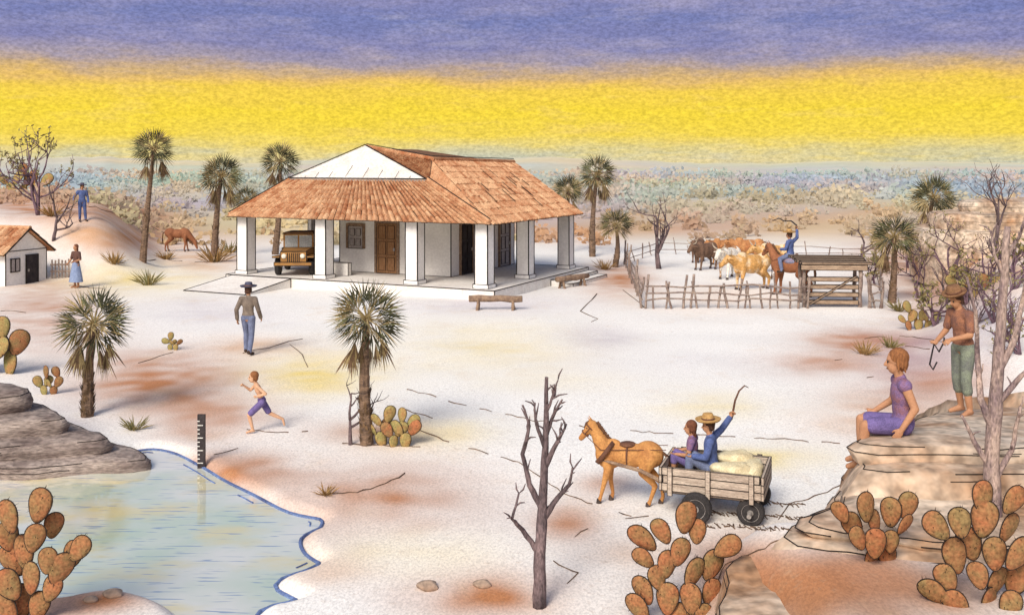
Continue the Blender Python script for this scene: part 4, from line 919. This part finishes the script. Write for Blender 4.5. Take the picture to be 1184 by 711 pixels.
# ------------------------------------------------------------ animals
def beast(name,label,cat,loc,rz,s,kind,coat,legs=None,neck=None,group=None,tack=None,mane='mane'):
    t=thing(name,label,cat,loc,rz,group,s); mb=MB(); legs=legs or {}
    hz=1. if kind=='horse' else .86
    if kind=='horse':
        nk=neck or [(.58,0,1.24),(.86,0,1.60),(.92,0,1.68),(1.20,0,1.36)]
        mb.ell((.44,0,1.10),(.33,.245,.34)); mb.ell((.02,0,1.10),(.52,.255,.28)); mb.ell((-.48,0,1.16),(.36,.26,.32)); mb.ell((-.1,0,1.2),(.5,.2,.2)); mb.ell((.36,0,1.34),(.22,.11,.14))
        mb.cap(nk[0],nk[1],.215,.125); a=V(nk[2]);b=V(nk[3]); mb.cap(nk[1],nk[2],.13,.12); mb.cap(a,a.lerp(b,.45),.125,.095); mb.cap(a.lerp(b,.45),b,.088,.066); mb.cap(a.lerp(b,.15)+V((0,0,-.06)),a.lerp(b,.5)+V((0,0,-.03)),.10,.06)
        d=(b-a).normalized(); u=V((0,1,0)).cross(d).normalized()
        if u.z<0: u=-u
        for q in (-1,1): e=a-d*.05+V((0,q*.07,0))+u*.07; mb.cap(e,e+u*.13-d*.05+V((0,q*.01,0)),.034,.010,8)
        yy=.155
    else:
        nk=neck or [(.62,0,1.06),(.92,0,1.16),(.98,0,1.18),(1.28,0,.94)]
        mb.ell((.42,0,.96),(.35,.27,.37)); mb.ell((-.05,0,.93),(.60,.32,.35)); mb.ell((-.55,0,1.02),(.32,.28,.31)); mb.ell((-.05,0,1.12),(.65,.2,.17)); mb.ell((.38,0,1.26),(.2,.10,.13)); mb.ell((.62,0,.80),(.12,.05,.2))
        mb.cap(nk[0],nk[1],.22,.15); a=V(nk[2]);b=V(nk[3]); mb.cap(a,a.lerp(b,.5),.135,.11); mb.cap(a.lerp(b,.5),b,.10,.085); d=(b-a).normalized(); u=V((0,1,0)).cross(d).normalized()
        if u.z<0: u=-u
        for q in (-1,1): e=a-d*.0+V((0,q*.12,0)); mb.cap(e,e+V((-.05,q*.15,-.02)),.045,.02,8)
        yy=.17
    feet=[]
    for key,y in (('FL',yy),('FR',-yy)):
        k,f,l=legs.get(key,(0,0,0)); ch=[(.47,y*.8,1.0*hz,.15),(.44,y,.80*hz,.105),(.47+k,y,.48*hz,.060),(.47+f,y,.16+l,.042),(.50+f,y,.07+l,.052)]; mb.chain(ch); feet.append(ch[-1])
    for key,y in (('HL',yy),('HR',-yy)):
        k,f,l=legs.get(key,(0,0,0)); ch=[(-.52,y*.75,1.08*hz,.20),(-.40+k*.4,y,.80*hz,.13),(-.70+k,y,.50*hz,.064),(-.66+f,y,.16+l,.043),(-.62+f,y,.07+l,.053)]; mb.chain(ch); feet.append(ch[-1])
    place(fused(mb,'body',.02,3),'body',[coat],t,True)
    for x,y,z,r in feet:
        mb=MB(); mb.lathe([(.066,-.075),(.062,-.06),(.05,.02),(.045,.03)],12,0,Matrix.Translation((x+.015,y,z))); mb.build('hoof',['hoof'],t,True)
    for q in (-1,1):
        mb=MB(); mb.ell(a.lerp(b,.28)+V((0,q*(.092 if kind=='horse' else .112),0))+u*.045,(.02,.012,.018)); mb.build('eye',['dark'],t,True)
    mb=MB()
    rn=random.Random(4)
    if kind=='horse':
        for q in range(7): o=rn.uniform(-.03,.03); mb.tube([(-.80,o*.4,1.24),(-.92,o,1.14),(-.96,o*1.6,.85),(-.93+rn.uniform(-.03,.03),o*2.2,.5)],[.028,.035,.03,.006],6)
    else:
        mb.tube([(-.84,0,1.2),(-.93,0,1.1),(-.93,.02,.7),(-.92,.03,.5)],[.03,.025,.016,.014],6); mb.ell((-.92,.03,.42),(.035,.035,.11))
    mb.build('tail',[mane],t,True)
    if kind=='horse':
        mb=MB()
        ax=(V(nk[1])-V(nk[0])).normalized(); bk=V((0,1,0)).cross(ax).normalized()
        if bk.x>0: bk=-bk
        for q in range(16):
            f=q/15; p=V(nk[0]).lerp(V(nk[2]),f)+bk*(.205-.09*f); ln=rn.uniform(.10,.17)
            mb.tube([p-bk*.03,p+bk*.05,p+bk*.05+V((rn.uniform(-.03,.03),rn.uniform(-.09,.09),-ln))],[.03,.032,.006],6)
        p=a-d*.04+u*.1; mb.tube([p,p+d*.1+u*.03,p+d*.22+u*.0],[.03,.028,.008],6)
        mb.build('mane',[mane],t,True)
    else:
        for q in (-1,1):
            mb=MB(); e=a-d*.06+u*.09+V((0,q*.07,0)); mb.tube([e,e+V((-.02,q*.12,.05)),e+V((.02,q*.20,.15)),e+V((.06,q*.19,.25))],[.032,.028,.02,.006],8); mb.build('horn',['horn'],t,True)
    if tack:
        mb=MB(); 
        for f,rr in ((.12,.137),(.62,.092)):
            p=a.lerp(b,f); mm=Matrix.Translation(p)@d.to_track_quat('Z','Y').to_matrix().to_4x4(); mb.lathe([(rr,-.012),(rr+.012,-.012),(rr+.012,.012),(rr,.012)],16,0,mm)
        mb.tube([a.lerp(b,.12)+V((0,.13,0)),a.lerp(b,.62)+V((0,.095,0))],[.012,.012],6); mb.tube([a.lerp(b,.12)+V((0,-.13,0)),a.lerp(b,.62)+V((0,-.095,0))],[.012,.012],6)
        mb.build('bridle',['leather'],t)
        mb=MB(); q0=a.lerp(b,.62)
        for sg in (-1,1): mb.tube([q0+V((0,sg*.1,0)),V((.6,sg*.22,1.25)),V((.1,sg*.18,1.45)) if tack=='ride' else V((-.9,sg*.2,1.35))],[.01,.01,.01],5)
        mb.build('rein',['leather'],t)
        if tack=='cart':
            mm=Matrix.Translation((.52,0,1.16))@Matrix.Rotation(-.95+PI/2+.3,4,'Y'); mb=MB(); mb.lathe([(.285,-.05),(.335,-.05),(.34,.05),(.285,.05)],20,0,mm); mb.build('collar',['leather'],t,True)
            mb=MB(); mb.ell((0,0,1.37),(.2,.2,.06)); mb.ell((-.0,0,1.12),(.05,.285,.30)); mb.build('harness',['leather'],t,True)
        else:
            mb=MB(); mb.ell((-.02,0,1.26),(.32,.28,.15)); mb.build('blanket',['blanket'],t,True)
            mb=MB(); mb.ell((-.02,0,1.41),(.24,.17,.05)); mb.ell((.2,0,1.46),(.04,.1,.09)); mb.ell((-.24,0,1.47),(.04,.16,.08)); mb.build('saddle',['leather'],t,True)
    return t
UPN=[(.56,0,1.26),(.78,0,1.66),(.84,0,1.76),(1.10,0,1.44)]
hl=cl(1.18,.04,0); hl.z=gh(hl.x,hl.y)-.0
beast('horse','orange brown cart horse walking left in harness','horse',hl,CRZ+.10,.60,'horse','horse_orange',dict(FL=(.06,.14,0),FR=(-.04,-.10,0),HL=(.05,.12,0),HR=(-.06,-.14,0)),UPN,tack='cart')
g=G(206,291)
beast('horse','brown horse grazing near the palm behind the house','horse',g,0.08,.86,'horse','horse_brown',dict(FL=(.02,.08,0),FR=(0,-.06,0),HR=(-.02,-.1,0)),[(.58,0,1.10),(.98,0,.66),(1.02,0,.58),(1.16,0,.20)])
g=G(914,342)
HRZ=PI-.75
beast('horse','brown saddle horse under the cowboy inside the corral','horse',g,HRZ,.98,'horse','horse_brown',dict(FL=(.03,.08,0),HR=(-.03,-.08,0)),UPN,tack='ride')
RD=dict(SC); RD.update(knL=(.30,-.24,-.02),knR=(-.30,-.24,-.02),anL=(.33,-.14,-.40),anR=(-.33,-.14,-.40),toL=(.34,-.28,-.44),toR=(-.34,-.28,-.44),hiL=(.10,-.02,.10),hiR=(-.10,-.02,.10),elR=(-.38,0.05,.68),wrR=(-.42,.02,.95))
rl=g+V((0,0,1.38*.98-.02))
person('cowboy in blue shirt and straw hat riding inside the corral with raised arm',rl,HRZ+PI/2,RD,1.06,shirt='shirt_blue',sleeve=1.9,pants='pants_blue',hat='straw',shoes='shoe',vox=.015,grip='LR')
hh=local(rl,HRZ+PI/2,(-.42,0,1.05),1.06)
mb=MB(); mb.tube([hh-V((0,0,.14)),hh+V((0,0,.05)),hh+V((-.18,0,.20)),hh+V((-.45,0,.20)),hh+V((-.62,0,.30)),hh+V((-.85,0,.22))],[.03,.03,.026,.022,.02,.014],6)
tag(mb.build('whip',['dark'],smooth=True),'whip swung above the cowboy in the corral','whip')
CG='cattle in the corral'
for i,(px,py,rz,s_,c,lb) in enumerate(((815,312,-2.4,.92,'cow_dark','dark brown cow at the left of the herd'),(843,322,-2.2,.98,'cow_white','white and brown patched cow in the middle of the herd'),(868,335,-2.75,1.02,'cow_tan','tan cow nearest the front fence of the corral'),(864,308,PI,.95,'cow_rust','rust brown cow furthest back in the herd'),(893,315,-2.9,.92,'cow_tan','tan cow close to the nose of the saddle horse'),(807,303,-2.0,.85,'cow_dark','dark cow at the rear left of the herd'),(836,306,-2.7,.9,'cow_rust','rust brown cow between the dark cows and the back of the herd'))):
    beast('cow',lb,'cow',G(px,py),rz,s_,'cow',c,dict(FL=(.02,.07,0),HR=(-.02,-.07,0)),None,CG,mane='mane' if c!='cow_white' else 'cow_tan')
# ------------------------------------------------------------ light, sky, camera
SUN=V((-.36,-.80,.72)).normalized()
w=bpy.data.worlds.new('World'); sc.world=w; w.use_nodes=True; nt=w.node_tree; N=nt.nodes; L=nt.links
bg=N['Background']; out=N['World Output']
sk=N.new('ShaderNodeTexSky'); sk.sky_type='NISHITA'; sk.sun_disc=False; sk.sun_elevation=math.asin(SUN.z); sk.sun_rotation=math.atan2(SUN.x,SUN.y); sk.dust_density=4; sk.air_density=.8
L.new(sk.outputs[0],bg.inputs[0]); bg.inputs[1].default_value=.15
tc=N.new('ShaderNodeTexCoord'); sp=N.new('ShaderNodeSeparateXYZ'); L.new(tc.outputs['Generated'],sp.inputs[0])
def nz(s,st,d=4):
    mp=N.new('ShaderNodeMapping'); mp.inputs['Scale'].default_value=st; L.new(tc.outputs['Generated'],mp.inputs[0]); q=N.new('ShaderNodeTexNoise'); q.inputs['Scale'].default_value=s; q.inputs['Detail'].default_value=d; q.inputs['Roughness'].default_value=.7; L.new(mp.outputs[0],q.inputs['Vector']); return q.outputs[0]
def mth(op,a,b,cl_=False):
    q=N.new('ShaderNodeMath'); q.operation=op; q.use_clamp=cl_
    for i,v in enumerate((a,b)):
        if isinstance(v,(int,float)): q.inputs[i].default_value=v
        else: L.new(v,q.inputs[i])
    return q.outputs[0]
def rng(o,a,b,c,d):
    q=N.new('ShaderNodeMapRange'); q.inputs[1].default_value=a;q.inputs[2].default_value=b;q.inputs[3].default_value=c;q.inputs[4].default_value=d; L.new(o,q.inputs[0]); return q.outputs[0]
def mix(bt,f,a,b):
    q=N.new('ShaderNodeMixRGB'); q.blend_type=bt
    for i,v in enumerate((f,a,b)):
        if isinstance(v,(int,float)): q.inputs[i].default_value=v
        elif isinstance(v,tuple): q.inputs[i].default_value=(*v,1)
        else: L.new(v,q.inputs[i])
    return q.outputs[0]
n1=nz(2.2,(1,1,7)); n2=nz(8,(1,1,4),6); n3=nz(1,(230,230,420),2); n4=nz(1,(9,9,45),6); n5=nz(1,(5,5,30),4)
el=mth('ADD',mth('MULTIPLY',sp.outputs['Z'],5.),mth('ADD',mth('MULTIPLY',mth('SUBTRACT',n1,.5),.10),mth('MULTIPLY',mth('SUBTRACT',n2,.5),.20)),True)
cr=N.new('ShaderNodeValToRGB'); L.new(el,cr.inputs[0])
stops=[(0,(.80,.68,.36)),(.05,(.86,.70,.26)),(.09,(.92,.71,.16)),(.15,(.95,.71,.09)),(.26,(.97,.72,.06)),(.37,(.95,.66,.09)),(.42,(.84,.54,.16)),(.465,(.60,.42,.26)),(.51,(.40,.34,.42)),(.58,(.25,.25,.47)),(.72,(.20,.23,.48)),(.86,(.28,.27,.48)),(1,(.20,.22,.46))]
e=cr.color_ramp.elements; e[0].position,e[0].color=stops[0][0],(*stops[0][1],1); e[1].position,e[1].color=stops[-1][0],(*stops[-1][1],1)
for p,c in stops[1:-1]:
    q=e.new(p); q.color=(*c,1)
c0=mix('MIX',mth('MULTIPLY',rng(sp.outputs['Z'],.002,.028,.85,0),rng(n5,.42,.60,0,1)),cr.outputs[0],(.50,.56,.52))
c1=mix('MIX',rng(n4,.54,.76,0,.45),c0,(.88,.60,.26))
top=rng(sp.outputs['Z'],.09,.125,0,1)
c2=mix('MIX',rng(n4,.46,.72,0,.62),c0,(.46,.42,.58))
c2=mix('MIX',rng(n5,.58,.72,0,.35),c2,(.62,.58,.66))
c3=mix('MIX',top,c1,c2)
c4=mix('MULTIPLY',1.,c3,rng(n3,.3,.7,.76,1.16))
b2=N.new('ShaderNodeBackground'); L.new(c4,b2.inputs[0]); b2.inputs[1].default_value=1
fm=N.new('ShaderNodeMapRange'); fm.interpolation_type='SMOOTHSTEP'; fm.inputs[1].default_value=.2; fm.inputs[2].default_value=.34; L.new(sp.outputs['Z'],fm.inputs[0])
ms=N.new('ShaderNodeMixShader'); L.new(fm.outputs[0],ms.inputs[0]); L.new(b2.outputs[0],ms.inputs[1]); L.new(bg.outputs[0],ms.inputs[2]); L.new(ms.outputs[0],out.inputs[0])
ld=bpy.data.lights.new('sun','SUN'); ld.energy=2.5; ld.angle=math.radians(24); ld.color=(1,.95,.87); lo=bpy.data.objects.new('sun',ld); COL.objects.link(lo); lo.rotation_euler=SUN.to_track_quat('Z','Y').to_euler()
cd=bpy.data.cameras.new('camera'); cd.sensor_width=36; cd.lens=36*F/1184; cd.shift_y=-(355.5-190)/1184; cd.clip_end=20000; co=bpy.data.objects.new('camera',cd); COL.objects.link(co); co.location=(0,0,H); co.rotation_euler=(PI/2,0,0); sc.camera=co
sc.view_settings.view_transform='Standard'; sc.view_settings.look='None'; sc.view_settings.exposure=0
